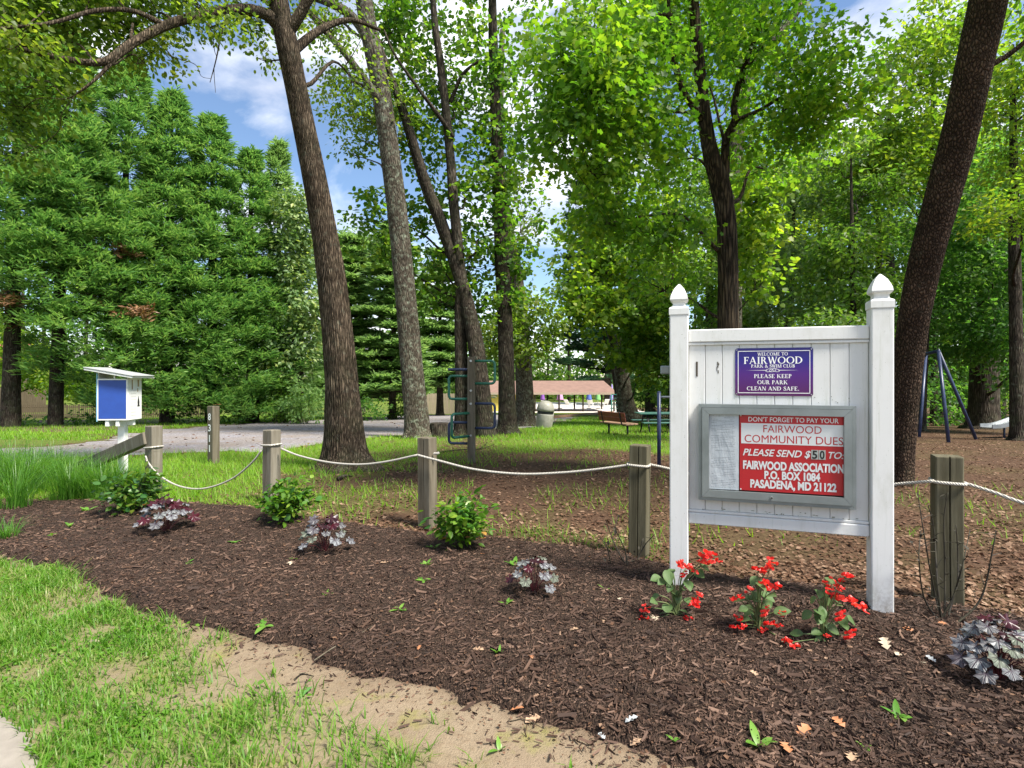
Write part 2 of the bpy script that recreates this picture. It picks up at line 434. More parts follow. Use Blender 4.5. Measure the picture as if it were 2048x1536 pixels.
MAT['bark_oak'] = barkmat('oak_bark', (0.0690, 0.0506, 0.0345), (0.1898, 0.1437, 0.1012), 30, 4.0, 0.35, 0.25)
MAT['bark_grey'] = barkmat('grey_lichen_bark', (0.07, 0.056, 0.042), (0.17, 0.145, 0.11), 24, 4.5, 0.3, 0.9)
MAT['bark_dark'] = barkmat('dark_bark', (0.0377, 0.0290, 0.0217), (0.1015, 0.0812, 0.0609), 22, 3.0, 0.5, 0.35)
MAT['bark_maple'] = barkmat('furrowed_maple_bark', (0.0350, 0.0263, 0.0187), (0.1313, 0.0975, 0.0625), 22, 1.6, 0.35, 0.1)
MAT['bark_cherry'] = barkmat('flaky_cherry_bark', (0.0459, 0.0297, 0.0203), (0.1553, 0.0999, 0.0675), 34, 15.0, 0.15, 0.10, 0.02)
MAT['bark_far'] = barkmat('far_bark', (0.045, 0.035, 0.026), (0.10, 0.08, 0.06), 14, 2, 0.3, 0.3)
G = lambda *a: a
MAT['leaf_oak'] = leafmat('oak_leaf', [(0.0443, 0.0874, 0.0147), (0.0764, 0.1334, 0.0202), (0.1167, 0.1748, 0.0258), (0.1852, 0.2116, 0.0322)], 0.6, 2.0)
MAT['leaf_gum'] = leafmat('gum_leaf', [(0.0265, 0.0783, 0.0123), (0.0541, 0.1303, 0.0163), (0.0963, 0.1772, 0.0225), (0.1807, 0.2294, 0.0307)], 0.6, 2.0)
MAT['leaf_maple'] = leafmat('maple_leaf', [(0.0358, 0.1043, 0.0117), (0.0716, 0.1721, 0.0159), (0.1227, 0.2398, 0.0213), (0.2455, 0.3337, 0.0276)], 0.55, 1.8)
MAT['leaf_bright'] = leafmat('sunny_leaf', [(0.0477, 0.1091, 0.0134), (0.0903, 0.1692, 0.0201), (0.1485, 0.2292, 0.0246), (0.2865, 0.3164, 0.0335)], 0.6, 2.0)
MAT['leaf_wood'] = leafmat('woodland_leaf', [(0.0323, 0.0811, 0.0175), (0.0621, 0.1330, 0.0240), (0.1056, 0.1860, 0.0328), (0.1863, 0.2367, 0.0546)], 0.6, 2.0)
MAT['leaf_deep'] = leafmat('deep_woodland_leaf', [(0.0275, 0.0813, 0.0200), (0.0525, 0.1375, 0.0300), (0.0875, 0.1875, 0.0400), (0.1500, 0.2375, 0.0625)], 0.6, 2.0)
MAT['leaf_vine'] = leafmat('vine_leaf', [(0.0480, 0.1080, 0.0240), (0.1080, 0.1920, 0.0600), (0.2040, 0.3000, 0.1320), (0.3840, 0.4320, 0.1200)], 0.4, 1.5)
MAT['leaf_spruce'] = leafmat('spruce_spray', [(0.0450, 0.1265, 0.0322), (0.0926, 0.2185, 0.0521), (0.1653, 0.3105, 0.0712), (0.2513, 0.3795, 0.0948)], 0.4, 1.6, 0.5, 0.9, 0.2, (1, 1, .7))
MAT['leaf_pine'] = leafmat('pine_spray', [(0.085, 0.165, 0.055), (0.13, 0.235, 0.072), (0.18, 0.30, 0.09), (0.25, 0.36, 0.12)], 0.5, 1.7, 0.5, 0.5, 0.2, (1, 1, .7))
MAT['leaf_pine_dark'] = leafmat('dark_pine_spray', [(0.014, 0.05, 0.026), (0.026, 0.08, 0.038), (0.045, 0.115, 0.05), (0.08, 0.15, 0.06)], 0.3, 1.3, 0.5, 0.5, 0.2, (1, 1, .7))
MAT['leaf_dead'] = leafmat('dead_spray', [(0.12, 0.06, 0.03), (0.20, 0.10, 0.05), (0.27, 0.15, 0.08), (0.33, 0.2, 0.12)], 0.2, 1.2)
MAT['grass'] = leafmat('lawn_blade', [(0.05, 0.13, 0.012), (0.085, 0.20, 0.016), (0.12, 0.26, 0.022), (0.30, 0.29, 0.12)], 0.45, 1.7, 0.45, 1.6)
MAT['grass_sun'] = leafmat('sun_tinted_blade', [(0.0714, 0.1650, 0.0120), (0.1176, 0.2500, 0.0160), (0.1680, 0.3200, 0.0200), (0.2604, 0.3500, 0.0500)], 0.45, 1.8, 0.5, 0.5)  # light yellow blade colours carry the look of sunlight on the grass
MAT['grass_tall'] = leafmat('tall_grass_blade', [(0.035, 0.11, 0.014), (0.06, 0.165, 0.018), (0.095, 0.22, 0.028), (0.18, 0.29, 0.07)], 0.45, 1.8, 0.38, 1.5, 0.4)
MAT['litter'] = leafmat('leaf_litter', [(0.0582, 0.0281, 0.0171), (0.1005, 0.0503, 0.0281), (0.1587, 0.0884, 0.0523), (0.2962, 0.1960, 0.1307)], 0.12, 1.0, 0.7, 1.0, 0.2, (1, 1, 1))
MAT['chips'] = leafmat('bark_chips', [(0.0210, 0.0119, 0.0082), (0.0466, 0.0259, 0.0174), (0.0770, 0.0432, 0.0287), (0.1750, 0.1058, 0.0718)], 0.0, 1.0, 0.75, 1.4, 0.3, (1, 1, 1))

# ------------------------------------------------------------------ ground
def wpoly(px):
    return [tuple(P(u, v))[:2] for u, v in px]
BED = wpoly([(0, 1003), (150, 1004), (330, 1006), (520, 1022), (650, 1042), (830, 1064), (1000, 1078), (1250, 1108), (1400, 1150), (1740, 1190), (2048, 1235)]) + [(4.6, 2.6), (3.2, 1.1), (1.2, 1.3)] + \
      wpoly([(1360, 1536), (1250, 1492), (1100, 1446), (950, 1408), (800, 1366), (700, 1344), (620, 1312), (500, 1284), (400, 1258), (290, 1232), (200, 1180), (100, 1132), (0, 1112)]) + [(-5.6, 5.3), (-6.6, 6.0), (-6.9, 7.5)]
DRIVE = wpoly([(60, 935), (140, 917), (330, 905), (520, 903), (650, 888), (800, 872), (930, 866), (1030, 858), (1090, 850)]) + [(4.5, 42), (-0.5, 47), (-7, 46)] + wpoly([(860, 829), (760, 834), (640, 840), (520, 845), (400, 853), (310, 862), (250, 872), (160, 884), (60, 893)]) + [(-14.5, 12.0), (-12.5, 10.6)]
SUNNY = wpoly([(1010, 905), (1180, 898), (1330, 905), (1345, 880), (1330, 850), (1255, 838), (1160, 838), (1080, 845), (990, 872)])  # sunlit patch, made with dense grass in the sun-tinted blade colour
PAVE = [tuple(P(u, v))[:2] for u, v in [(0, 1418), (52, 1462), (88, 1536)]] + [(-1.85, 1.5), (-1.6, 0.2), (-3.4, 0.2), (-3.2, 2.62)]
FRONT = [(6, -5), (3.2, 1.1), (1.2, 1.3)] + wpoly([(1360, 1536), (1250, 1492), (1100, 1446), (950, 1408), (800, 1366), (700, 1344), (620, 1312), (500, 1284), (400, 1258), (290, 1232), (200, 1180), (100, 1132), (0, 1112)]) + [(-5.6, 5.3), (-30, 5.3), (-30, -5)]
def frontmask(x, y):
    return inpoly(x, y, FRONT) > -0.25
def bedmask(x, y):
    return inpoly(x, y, BED) + 0.16 * (fbm(x * 2.2, y * 2.2, 11) - 0.5) + 0.10 * (vnoise(x * 9, y * 9, 12) - 0.5)
def drivemask(x, y):
    d = np.hypot(x, y)
    return inpoly(x, y, DRIVE) + 0.085 * d * (fbm(x * 0.9, y * 0.9, 21) - 0.5)
def grassiness(x, y):
    """0..1: how much grass grows at a spot"""
    x = np.asarray(x, float); y = np.asarray(y, float)
    u = U0 + FPX * x / np.maximum(y, 0.3)
    front = sstep(0.02, -0.10, bedmask(x, y)) * frontmask(x, y)
    # front lawn: thick on the left, thinning to bare sand on the right
    n = fbm(x * 2.3, y * 2.3, 31)
    edge = inpoly(x, y, BED)                         # negative outside
    thick = sstep(-0.85, -2.5, x + 0.50 * (y - 3.0) + 1.5 * (n - 0.5))
    tuft = sstep(0.57, 0.72, fbm(x * 3.4, y * 3.4, 35)) * 0.7 * sstep(0.9, -0.8, x)
    g1 = np.clip(np.maximum(thick * (.35 + .65 * sstep(.36, .52, fbm(x * 4.2, y * 4.2, 37))), tuft) - 0.85 * sstep(-0.34, -0.02, edge) * sstep(-2.2, -1.0, x), 0, 1)
    # park behind the rope
    m = fbm(x * 0.55, y * 0.55, 41)
    left = sstep(-0.9, -4.0, x + 2.6 * (m - 0.5) - 0.10 * (y - 5))
    g2 = np.clip(0.10 + 0.85 * left, 0, 1) * sstep(0.36, 0.62, fbm(x * 1.1, y * 1.1, 43) + 0.22 * left)
    far = sstep(17.0, 30.0, y) * 0.8 * sstep(9.0, 4.0, x)
    s = sstep(-0.9, 0.6, inpoly(x, y, SUNNY) + 1.5 * (m - 0.5))
    under = sstep(16, 12, y) * sstep(2.5, -.5, np.hypot((x + 2.6) / 1.1, (y - 8.6) / 1.0))   # worn spot at the foot of the big oak
    g2 = np.maximum(np.maximum(g2, far), s) * (1 - 0.92 * under)
    return np.where(frontmask(x, y), g1 * front, g2 * sstep(0.02, -0.12, bedmask(x, y))) * sstep(0.15, -0.4, drivemask(x, y)) * (inpoly(x, y, PAVE) < 0.03)
def axis(a, b, fine0, fine1, st, growth=1.13):
    out = list(np.arange(fine0, fine1 + 1e-6, st)); s = st; p = fine1
    while p < b: s *= growth; p += s; out.append(min(p, b))
    s = st; p = fine0; lo = []
    while p > a: s *= growth; p -= s; lo.append(max(p, a))
    return np.array(lo[::-1] + out)
gx = axis(-900, 900, -7.0, 5.5, 0.09, 1.12); gy = axis(-60, 1600, 1.2, 10.0, 0.09, 1.06)
X, Y = np.meshgrid(gx, gy)
Z = H(X, Y) + 0.010 * (fbm(X * 6, Y * 6, 5) - 0.5) * sstep(14, 9, Y)
def gridmesh(X, Y, Z, keep=None):
    ny, nx = X.shape
    i = np.arange(ny - 1)[:, None] * nx; j = np.arange(nx - 1)[None, :]
    F = np.stack([i + j, i + j + 1, i + nx + j + 1, i + nx + j], -1).reshape(-1, 4)
    if keep is not None: F = F[keep.ravel()]
    V = np.stack([X, Y, Z], -1).reshape(-1, 3)
    used = np.zeros(len(V), bool); used[F.ravel()] = True
    idx = np.cumsum(used) - 1
    return Geo().add(V[used], idx[F]), used
def setattr_f(o, name, vals):
    a = o.data.attributes.new(name, 'FLOAT', 'POINT'); a.data.foreach_set('value', np.asarray(vals, np.float32).ravel())
def groundmat():
    t = NT('park_soil'); v = t.coord('Object')
    ga = t.n('ShaderNodeAttribute', attribute_name='grass').outputs['Fac']
    sa = t.n('ShaderNodeAttribute', attribute_name='sand').outputs['Fac']
    n1 = t.noise(v, 1.4, 8, 0.7); n2 = t.noise(v, 22.0, 6, 0.7); n3 = t.noise(v, 130.0, 3, 0.6)
    soil = t.ramp(n2, [(0.3, (0.045, 0.025, 0.016)), (0.5, (0.075, 0.043, 0.027)), (0.72, (0.135, 0.085, 0.054))])
    sand = t.mix(t.ramp(n1, [(0.35, (0, 0, 0)), (0.65, (1, 1, 1))]), (0.195, 0.145, 0.096), (0.255, 0.198, 0.135))
    sand = t.mix(t.ramp(n2, [(0.52, (0, 0, 0)), (0.70, (0.75, 0.75, 0.75))]), sand, (0.17, 0.118, 0.075))
    sand = t.mix(t.ramp(t.noise(v, 3.1, 5, 0.7), [(0.54, (0, 0, 0)), (0.68, (0.8, 0.8, 0.8))]), sand, (0.20, 0.19, 0.055))
    turf = t.ramp(n2, [(0.3, (0.05, 0.09, 0.012)), (0.5, (0.10, 0.165, 0.02)), (0.75, (0.19, 0.23, 0.04))])
    base = t.mix(sa, soil, sand)
    gm = t.math('MULTIPLY', ga, t.ramp(n2, [(0.28, (0.35, 0.35, 0.35)), (0.6, (1, 1, 1))]))
    c = t.mix(gm, base, turf)
    return t.pbr(c, 0.95, t.bump(t.math('ADD', n2, t.math('MULTIPLY', n3, 0.5)), 0.8, 0.02), 0, 0.1)
MAT['ground'] = groundmat()
g, used = gridmesh(X, Y, Z)
ground = kind(g.obj('ground', MAT['ground'], None, True), 'structure')
gr = grassiness(X, Y)
setattr_f(ground, 'grass', np.where(Y > 70, 0.9, gr * 0.85))
sand_w = sstep(0.1, -0.05, bedmask(X, Y)) * frontmask(X, Y)
setattr_f(ground, 'sand', sand_w)

def sheet(name, poly, mask, x0, x1, y0, y1, sx, sy, thick, mat, rough=0.0, rsc=12.0, soft=0.12):
    xs = np.arange(x0, x1, sx); ys = np.arange(y0, y1, sy) if np.isscalar(sy) else sy
    X, Y = np.meshgrid(xs, ys); m = mask(X, Y)
    Z = H(X, Y) - 0.015 + (thick + 0.015) * sstep(-soft * 0.3, soft, m)
    if rough: Z = Z + rough * (fbm(X * rsc, Y * rsc, 9, 3) - 0.5) * sstep(0, soft, m)
    keep = (m[:-1, :-1] > -soft) | (m[1:, 1:] > -soft)
    g, _ = gridmesh(X, Y, Z, keep)
    return kind(g.obj(name, mat, None, True), 'structure')
def mulchmat():
    t = NT('shredded_bark_mulch'); v = t.coord('Object')
    a = t.n('ShaderNodeTexVoronoi', {'Vector': t.coord('Object', (55, 160, 80), (0, 0, 0.6)), 'Scale': 1.0}); b = t.n('ShaderNodeTexVoronoi', {'Vector': t.coord('Object', (150, 50, 80), (0, 0, 0.3)), 'Scale': 1.0})
    n = t.noise(v, 3.0, 5, 0.6); n2 = t.noise(v, 90, 4, 0.7)
    f = t.mix(t.math('GREATER_THAN', n2, 0.5), a.outputs['Color'], b.outputs['Color'])
    f = t.n('ShaderNodeSeparateColor', {0: f}).outputs[0]
    c = t.ramp(f, [(0.0, (0.016, 0.010, 0.007)), (0.55, (0.036, 0.022, 0.015)), (0.85, (0.066, 0.040, 0.027)), (1.0, (0.14, 0.09, 0.062))])
    c = t.mix(t.math('MULTIPLY', n, 0.35), c, (0.05, 0.028, 0.018))
    h = t.math('ADD', t.math('ADD', a.outputs['Distance'], b.outputs['Distance']), n2)
    return t.pbr(c, 0.85, t.bump(h, 1.0, 0.012), 0, 0.2)
MAT['mulch'] = mulchmat()
sheet('mulch_bed', BED, bedmask, -7.0, 5.0, 1.0, 8.0, 0.035, 0.035, 0.045, MAT['mulch'], 0.035, 9.0, 0.10)
def gravelmat():
    t = NT('grey_gravel'); v = t.coord('Object')
    vo = t.n('ShaderNodeTexVoronoi', {'Vector': v, 'Scale': 26.0}); n = t.noise(v, 0.7, 6, 0.7); n2 = t.noise(v, 9, 5, 0.7)
    f = t.n('ShaderNodeSeparateColor', {0: vo.outputs['Color']}).outputs[0]
    c = t.ramp(f, [(0.0, (0.12, 0.115, 0.13)), (0.5, (0.20, 0.19, 0.205)), (1.0, (0.33, 0.31, 0.32))])
    c = t.mix(t.ramp(n, [(0.38, (0, 0, 0)), (0.66, (0.9, 0.9, 0.9))]), c, (0.20, 0.165, 0.135))
    c = t.mix(t.ramp(n2, [(0.54, (0, 0, 0)), (0.68, (0.75, 0.75, 0.75))]), c, (0.085, 0.07, 0.055))
    return t.pbr(c, 0.9, t.bump(t.math('ADD', vo.outputs['Distance'], n2), 0.6, 0.02), 0, 0.2)
MAT['gravel'] = gravelmat()
sheet('gravel_driveway', DRIVE, drivemask, -18, 7, 9.5, 50, 0.16, 0.16, 0.012, MAT['gravel'], 0.0, 1, 0.3)
sheet('pavement', PAVE, lambda x, y: inpoly(x, y, PAVE) + 0.02 * (vnoise(x * 6, y * 6, 4) - .5), -3.6, -1.2, 0.2, 3.2, 0.04, 0.04, 0.02, MAT['concrete'], 0.004, 20, 0.03)
NEED = wpoly([(-200, 866), (0, 863), (150, 864), (330, 853), (430, 845)]) + wpoly([(430, 836), (200, 840), (0, 842), (-200, 842)])
sheet('needle_bed', NEED, lambda x, y: inpoly(x, y, NEED) + .5 * (fbm(x * .8, y * .8, 91) - .5), -42, -10, 20, 36, 0.25, 0.25, 0.03, plain('brown_pine_needles', (.10, .05, .028), (.055, .03, .018), .9, 3, .6, 30), 0.02, 3, 0.3)
DECK = [(2.5, 55.5), (13.5, 55.5), (16, 84), (-2, 84), (-3, 56.5)]
sheet('pool_deck', DECK, lambda x, y: inpoly(x, y, DECK), -4, 17, 55, 85, 0.5, 0.5, 0.05, plain('sunlit_concrete_deck', (0.60, 0.55, 0.48), (0.5, 0.45, 0.4), 0.85, 0.5, 0.1, 5), 0, 1, 0.3)

# ------------------------------------------------------------------ leaves, blades and chips as clouds of small faces
KITE = (np.array([[0, 0, 0], [.42, .30, .07], [1, 0, -.04], [.42, -.30, .07]]), [[0, 3, 2, 1]])
OVAL = (np.array([[0, 0, 0], [.25, .22, .05], [.62, .24, .04], [1, 0, -.06], [.62, -.24, .04], [.25, -.22, .05]]), [[0, 5, 4, 3, 2, 1]])
STAR = (np.array([[0, 0, 0], [.05, .36, .03], [.30, .22, .03], [.48, .52, .02], [.60, .20, .02], [1, 0, -.05], [.60, -.20, .02], [.48, -.52, .02], [.30, -.22, .03], [.05, -.36, .03]]), [[0, 9, 8, 7, 6, 5, 4, 3, 2, 1]])
OAK = (np.array([[0, 0, 0], [.22, .20, .03], [.34, .08, .02], [.52, .27, .02], [.62, .10, .02], [.80, .20, 0], [1, 0, -.05], [.80, -.20, 0], [.62, -.10, .02], [.52, -.27, .02], [.34, -.08, .02], [.22, -.20, .03]]), [[0, 11, 10, 9, 8, 7, 6, 5, 4, 3, 2, 1]])
NEEDLE = (np.array([[0, .5, 0], [0, -.5, 0], [1, 0, 0]]), [[0, 1, 2]])
SPRAY = (np.array([[0, 0, 0], [.5, .5, .10], [1, 0, .05], [.5, -.5, .10]]), [[0, 3, 2, 1]])
CHIP = (np.array([[-.5, -.5, 0], [.5, -.35, 0], [.55, 0, .16], [-.5, .05, .18], [.5, .5, 0], [-.45, .45, 0]]), [[0, 1, 2, 3], [3, 2, 4, 5]])
def scatter(geo, C, size, nrm, ax, tmpl, width=1.0):
    """one copy of a small template at each centre: ax is its length, nrm its face"""
    T, Fs = tmpl
    C = np.asarray(C, float); n = len(C)
    if n == 0: return geo
    ax = norm(ax); nrm = norm(nrm - ax * np.sum(nrm * ax, -1, keepdims=True)); b = np.cross(nrm, ax)
    size = np.broadcast_to(np.asarray(size, float), (n,)); width = np.broadcast_to(np.asarray(width, float), (n,))
    V = C[:, None, :] + size[:, None, None] * (T[None, :, 0:1] * ax[:, None, :] + (T[None, :, 1:2] * width[:, None, None]) * b[:, None, :] + T[None, :, 2:3] * nrm[:, None, :])
    k = len(T); F = np.asarray(Fs)
    FF = (np.arange(n)[:, None, None] * k + F[None]).reshape(-1, F.shape[1])
    return geo.add(V.reshape(-1, 3), FF)
def rdir(n, r=rs):
    return norm(r.normal(size=(n, 3)))

# lawn in front of the bed
def blades(n, x0, x1, y0, y1, dens, hmin, hmax, wid, mat, name, label, seed, two=True):
    r = np.random.RandomState(seed)
    x = r.uniform(x0, x1, n); y = r.uniform(y0, y1, n)
    keep = r.uniform(size=n) < dens(x, y)
    x, y = x[keep], y[keep]; m = len(x)
    h = r.uniform(hmin, hmax, m) * (0.35 + 1.3 * fbm(x * 2.6, y * 2.6, 55)); a = r.uniform(0, 2 * np.pi, m); ln = r.uniform(0.2, 1.5, m) * h
    w = wid * r.uniform(0.6, 1.3, m)
    z = H(x, y) - 0.005
    dx, dy = np.cos(a), np.sin(a); px, py = -dy, dx
    base = np.stack([x, y, z], 1); lean = np.stack([dx * ln, dy * ln, h], 1); side = np.stack([px * w, py * w, 0 * w], 1)
    mid = base + lean * np.array([.38, .38, .62])
    if two:
        V = np.stack([base - side, base + side, mid + side * .8, mid - side * .8, base + lean], 1)
        F4 = np.arange(m)[:, None] * 5 + np.array([0, 1, 2, 3]); F3 = np.arange(m)[:, None] * 5 + np.array([3, 2, 4])
        g = Geo().add(V.reshape(-1, 3), [F4, F3])
    else:
        V = np.stack([base - side, base + side, base + lean], 1)
        g = Geo().add(V.reshape(-1, 3), np.arange(m)[:, None] * 3 + np.array([0, 1, 2]))
    o = kind(g.obj(name, mat), 'stuff'); tag(o, label, 'grass')
    return o
blades(150000, -4.6, 1.4, 1.5, 5.9, lambda x, y: grassiness(x, y) * (y < 6) * 0.95 * (np.abs(x) < 0.95 * y + .3), 0.025, 0.085, 0.0034, MAT['grass'], 'lawn_grass', 'short bright green lawn grass thinning onto bare sand before the bed', 101)
blades(170000, -12, 7, 5.4, 19, lambda x, y: grassiness(x, y) * (bedmask(x, y) < 0.02) * (y > 5.4) * sstep(21, 6, y) * (np.abs(x) < 1.0 * y), 0.05, 0.15, 0.006, MAT['grass_sun'], 'park_grass', 'patchy yellow green grass in the park behind the rope', 102, False)
blades(120000, -24, 12, 17, 48, lambda x, y: grassiness(x, y) * sstep(60, 15, y) * (np.abs(x) < 1.0 * y), 0.06, 0.15, 0.014, MAT['grass_sun'], 'meadow_grass', 'sunlit yellow green grass along the far side of the driveway', 103, False)

def clover():
    r = np.random.RandomState(44); n = 26000
    x = r.uniform(-4.6, 1.2, n); y = r.uniform(1.5, 5.9, n)
    k = (r.uniform(size=n) < grassiness(x, y) * sstep(.42, .62, fbm(x * 3.3, y * 3.3, 66))) & frontmask(x, y); x, y = x[k], y[k]; n = len(x)
    a = r.uniform(0, 6.283, n); g = Geo()
    scatter(g, np.stack([x, y, H(x, y) + r.uniform(.008, .04, n)], 1), r.uniform(.014, .036, n), np.array([0, 0, 1.0]) + r.normal(0, .4, (n, 3)), np.stack([np.cos(a), np.sin(a), r.uniform(-.2, .4, n)], 1), OVAL, 1.3)
    tag(kind(g.obj('lawn_weeds', MAT['grass']), 'stuff'), 'small broad leaved weeds mixed through the front lawn', 'weeds')
clover()
# bark chips on the bed and leaf litter beyond it
def chips():
    r = np.random.RandomState(5); n = 155000
    y = 1.6 + (r.uniform(size=n) ** 1.5) * 6.2; x = r.uniform(-1, 1, n) * (y * 0.95 + 0.4)
    m = bedmask(x, y) + np.where(r.uniform(size=n) < .25, r.uniform(0, .30, n), r.uniform(-.09, .03, n))
    k = m > 0; x, y = x[k], y[k]; n = len(x)
    z = H(x, y) + 0.045 * sstep(-.03, .10, bedmask(x, y)) + 0.035 * (fbm(x * 9, y * 9, 9, 3) - 0.5) * sstep(0, .1, bedmask(x, y)) + r.uniform(-0.002, 0.012, n)
    a = r.uniform(0, 2 * np.pi, n); tilt = r.normal(0, 0.28, n)
    ax = np.stack([np.cos(a) * np.cos(tilt), np.sin(a) * np.cos(tilt), np.sin(tilt)], 1)
    nr = np.array([0, 0, 1.0]) + r.normal(0, .45, (n, 3))
    ln = np.exp(r.normal(-4.05, 0.55, n)).clip(.006, .085); wd = r.uniform(.12, .34, n) * np.minimum(1, .022 / ln) + .05
    g = Geo(); scatter(g, np.stack([x, y, z], 1), ln, nr, ax, CHIP, wd)
    tag(kind(g.obj('mulch_chips', MAT['chips']), 'stuff'), 'dark brown shredded bark chips covering the planting bed', 'mulch')
chips()
def litter(n, y0, y1, pw, smin, smax, seed, dens, name, label):
    r = np.random.RandomState(seed)
    y = y0 + (r.uniform(size=n) ** pw) * (y1 - y0); x = r.uniform(-1, 1, n) * (y * 0.95 + 0.5)
    k = r.uniform(size=n) < dens(x, y); x, y = x[k], y[k]; n = len(x)
    z = H(x, y) + 0.006 + r.uniform(0, .012, n) + 0.045 * sstep(-.03, .10, bedmask(x, y))
    a = r.uniform(0, 2 * np.pi, n)
    ax = np.stack([np.cos(a), np.sin(a), r.normal(0, .25, n)], 1); nr = np.array([0, 0, 1.0]) + r.normal(0, .35, (n, 3))
    g = Geo(); h = n // 6
    c = np.stack([x, y, z], 1); s = r.uniform(smin, smax, n)
    scatter(g, c[:h], s[:h], nr[:h], ax[:h], OAK, 1.2); scatter(g, c[h:], s[h:], nr[h:], ax[h:], KITE, 1.3)
    tag(kind(g.obj(name, MAT['litter']), 'stuff'), label, 'leaf litter')
litter(5200, 2.2, 5.5, 1.0, 0.004, 0.016, 10, lambda x, y: frontmask(x, y) * (inpoly(x, y, PAVE) < 0) * (.25 + .75 * sstep(-.6, 0, inpoly(x, y, BED))), 'sand_crumbs', 'tiny bark and leaf crumbs sprinkled over the bare sand')
def litd(x, y):
    return (bedmask(x, y) < 0.05) * sstep(-5.5, -0.5, x + .02 * y + 2.2 * (fbm(x * .6, y * .6, 71) - .5)) * (~frontmask(x, y)) * (0.45 + 0.55 * sstep(.35, .6, fbm(x * 1.2, y * 1.2, 73))) * (drivemask(x, y) < -.1)
litter(112000, 2.8, 24, 2.1, 0.018, 0.060, 6, litd, 'leaf_litter', 'brown and tan fallen leaves covering the ground under the trees')
litter(2600, 11, 34, 1.3, 0.05, 0.14, 12, lambda x, y: (drivemask(x, y) > -.2) * .8, 'driveway_leaf_litter', 'dark leaf scraps scattered over the gravel driveway')
litter(1700, 2.2, 7.5, 1.2, 0.012, 0.035, 8, lambda x, y: 1.0 * (bedmask(x, y) > -.15), 'leaf_crumbs', 'small pale leaf crumbs and bark bits strewn over the bed')
litter(5200, 5.5, 16, 1.5, 0.03, 0.07, 9, lambda x, y: (x < 0) * (bedmask(x, y) < 0) * .6 * (drivemask(x, y) < .3), 'lawn_leaf_litter', 'scattered tan leaves lying in the grass near the oak')

# ------------------------------------------------------------------ trees
MAPLE8 = (np.array([[0, 0, 0], [.02, .40, .03], [.34, .22, .03], [.56, .52, .02], [1, 0, -.05], [.56, -.52, .02], [.34, -.22, .03], [.02, -.40, .03]]), [[0, 7, 6, 5, 4, 3, 2, 1]])
STAR6 = (np.array([[0, 0, 0], [.12, .42, .03], [.58, .47, .02], [1, 0, -.05], [.58, -.47, .02], [.12, -.42, .03]]), [[0, 5, 4, 3, 2, 1]])
def blobpts(c, r, n, rr, shell=0.35):
    d = rdir(n, rr); k = rr.uniform(shell ** 3, 1, n) ** (1 / 3.0)
    return np.asarray(c) + d * k[:, None] * np.asarray(r)
def leafcloud(geo, centres, per, crad, size, tmpl, rr, flat=0.45, droop=0.25, up=0.9, wid=1.0):
    n = len(centres)
    cnt = np.maximum(3, rr.poisson(per, n)); idx = np.repeat(np.arange(n), cnt); m = len(idx)
    tilt = norm(np.array([0, 0, 1.0]) + rr.normal(0, .35, (n, 3)))[idx]
    d = rdir(m, rr) * (rr.uniform(0, 1, m) ** 0.45)[:, None] * (crad * rr.uniform(.6, 1.35, n)[idx])[:, None]
    d = d - tilt * np.sum(d * tilt, -1, keepdims=True) * (1 - flat)
    C = centres[idx] + d
    ax = norm(d * np.array([1, 1, .4]) + .35 * crad * rr.normal(size=(m, 3)) - np.array([0, 0, droop * crad]))
    nr = tilt * up + rr.normal(0, .45, (m, 3))
    return scatter(geo, C, size * rr.uniform(.65, 1.25, m), nr, ax, tmpl, wid)
def barkdisp(seed, depth=0.05, ridges=26, flare=0.0):
    def f(th, n):
        s = np.linspace(0, 1, n)[:, None]; t = th[None, :]
        warp = 0.35 * np.sin(s * 37 + seed) + 0.25 * np.sin(s * 83 + 2 * seed + 2 * np.sin(t))
        r = np.abs(np.sin(ridges * 0.5 * t + warp + 1.2 * vnoise(t * 3 + seed, s * 40 * np.ones_like(t), seed)))
        k = 1 + depth * (r - .5) + 0.05 * np.sin(2 * t + seed + 3 * s) + 0.03 * np.sin(3 * t + 5 * s)
        b = vnoise(np.cos(t) * 2 + 5 + 0 * s, s * 22 + np.sin(t) * 2, seed + 3)
        k = k + 0.05 * (b - .5)
        if flare: k = k + flare * np.exp(-s * 20) * (0.65 + 0.35 * np.sin(5 * t + seed) + .3 * np.sin(3 * t + 1))
        return k
    return f
def trunk_px(px, n=10):
    """px: (u, v, depth, width in pixels) up the stem -> smooth points and radii"""
    a = []
    for u, v, Y, w in px:
        q = Q(u, v, Y); a.append((q.x, q.y, q.z, 0.43 * w * Y / FPX))
    c = curve(a, n)
    return c[:, :3], c[:, 3]
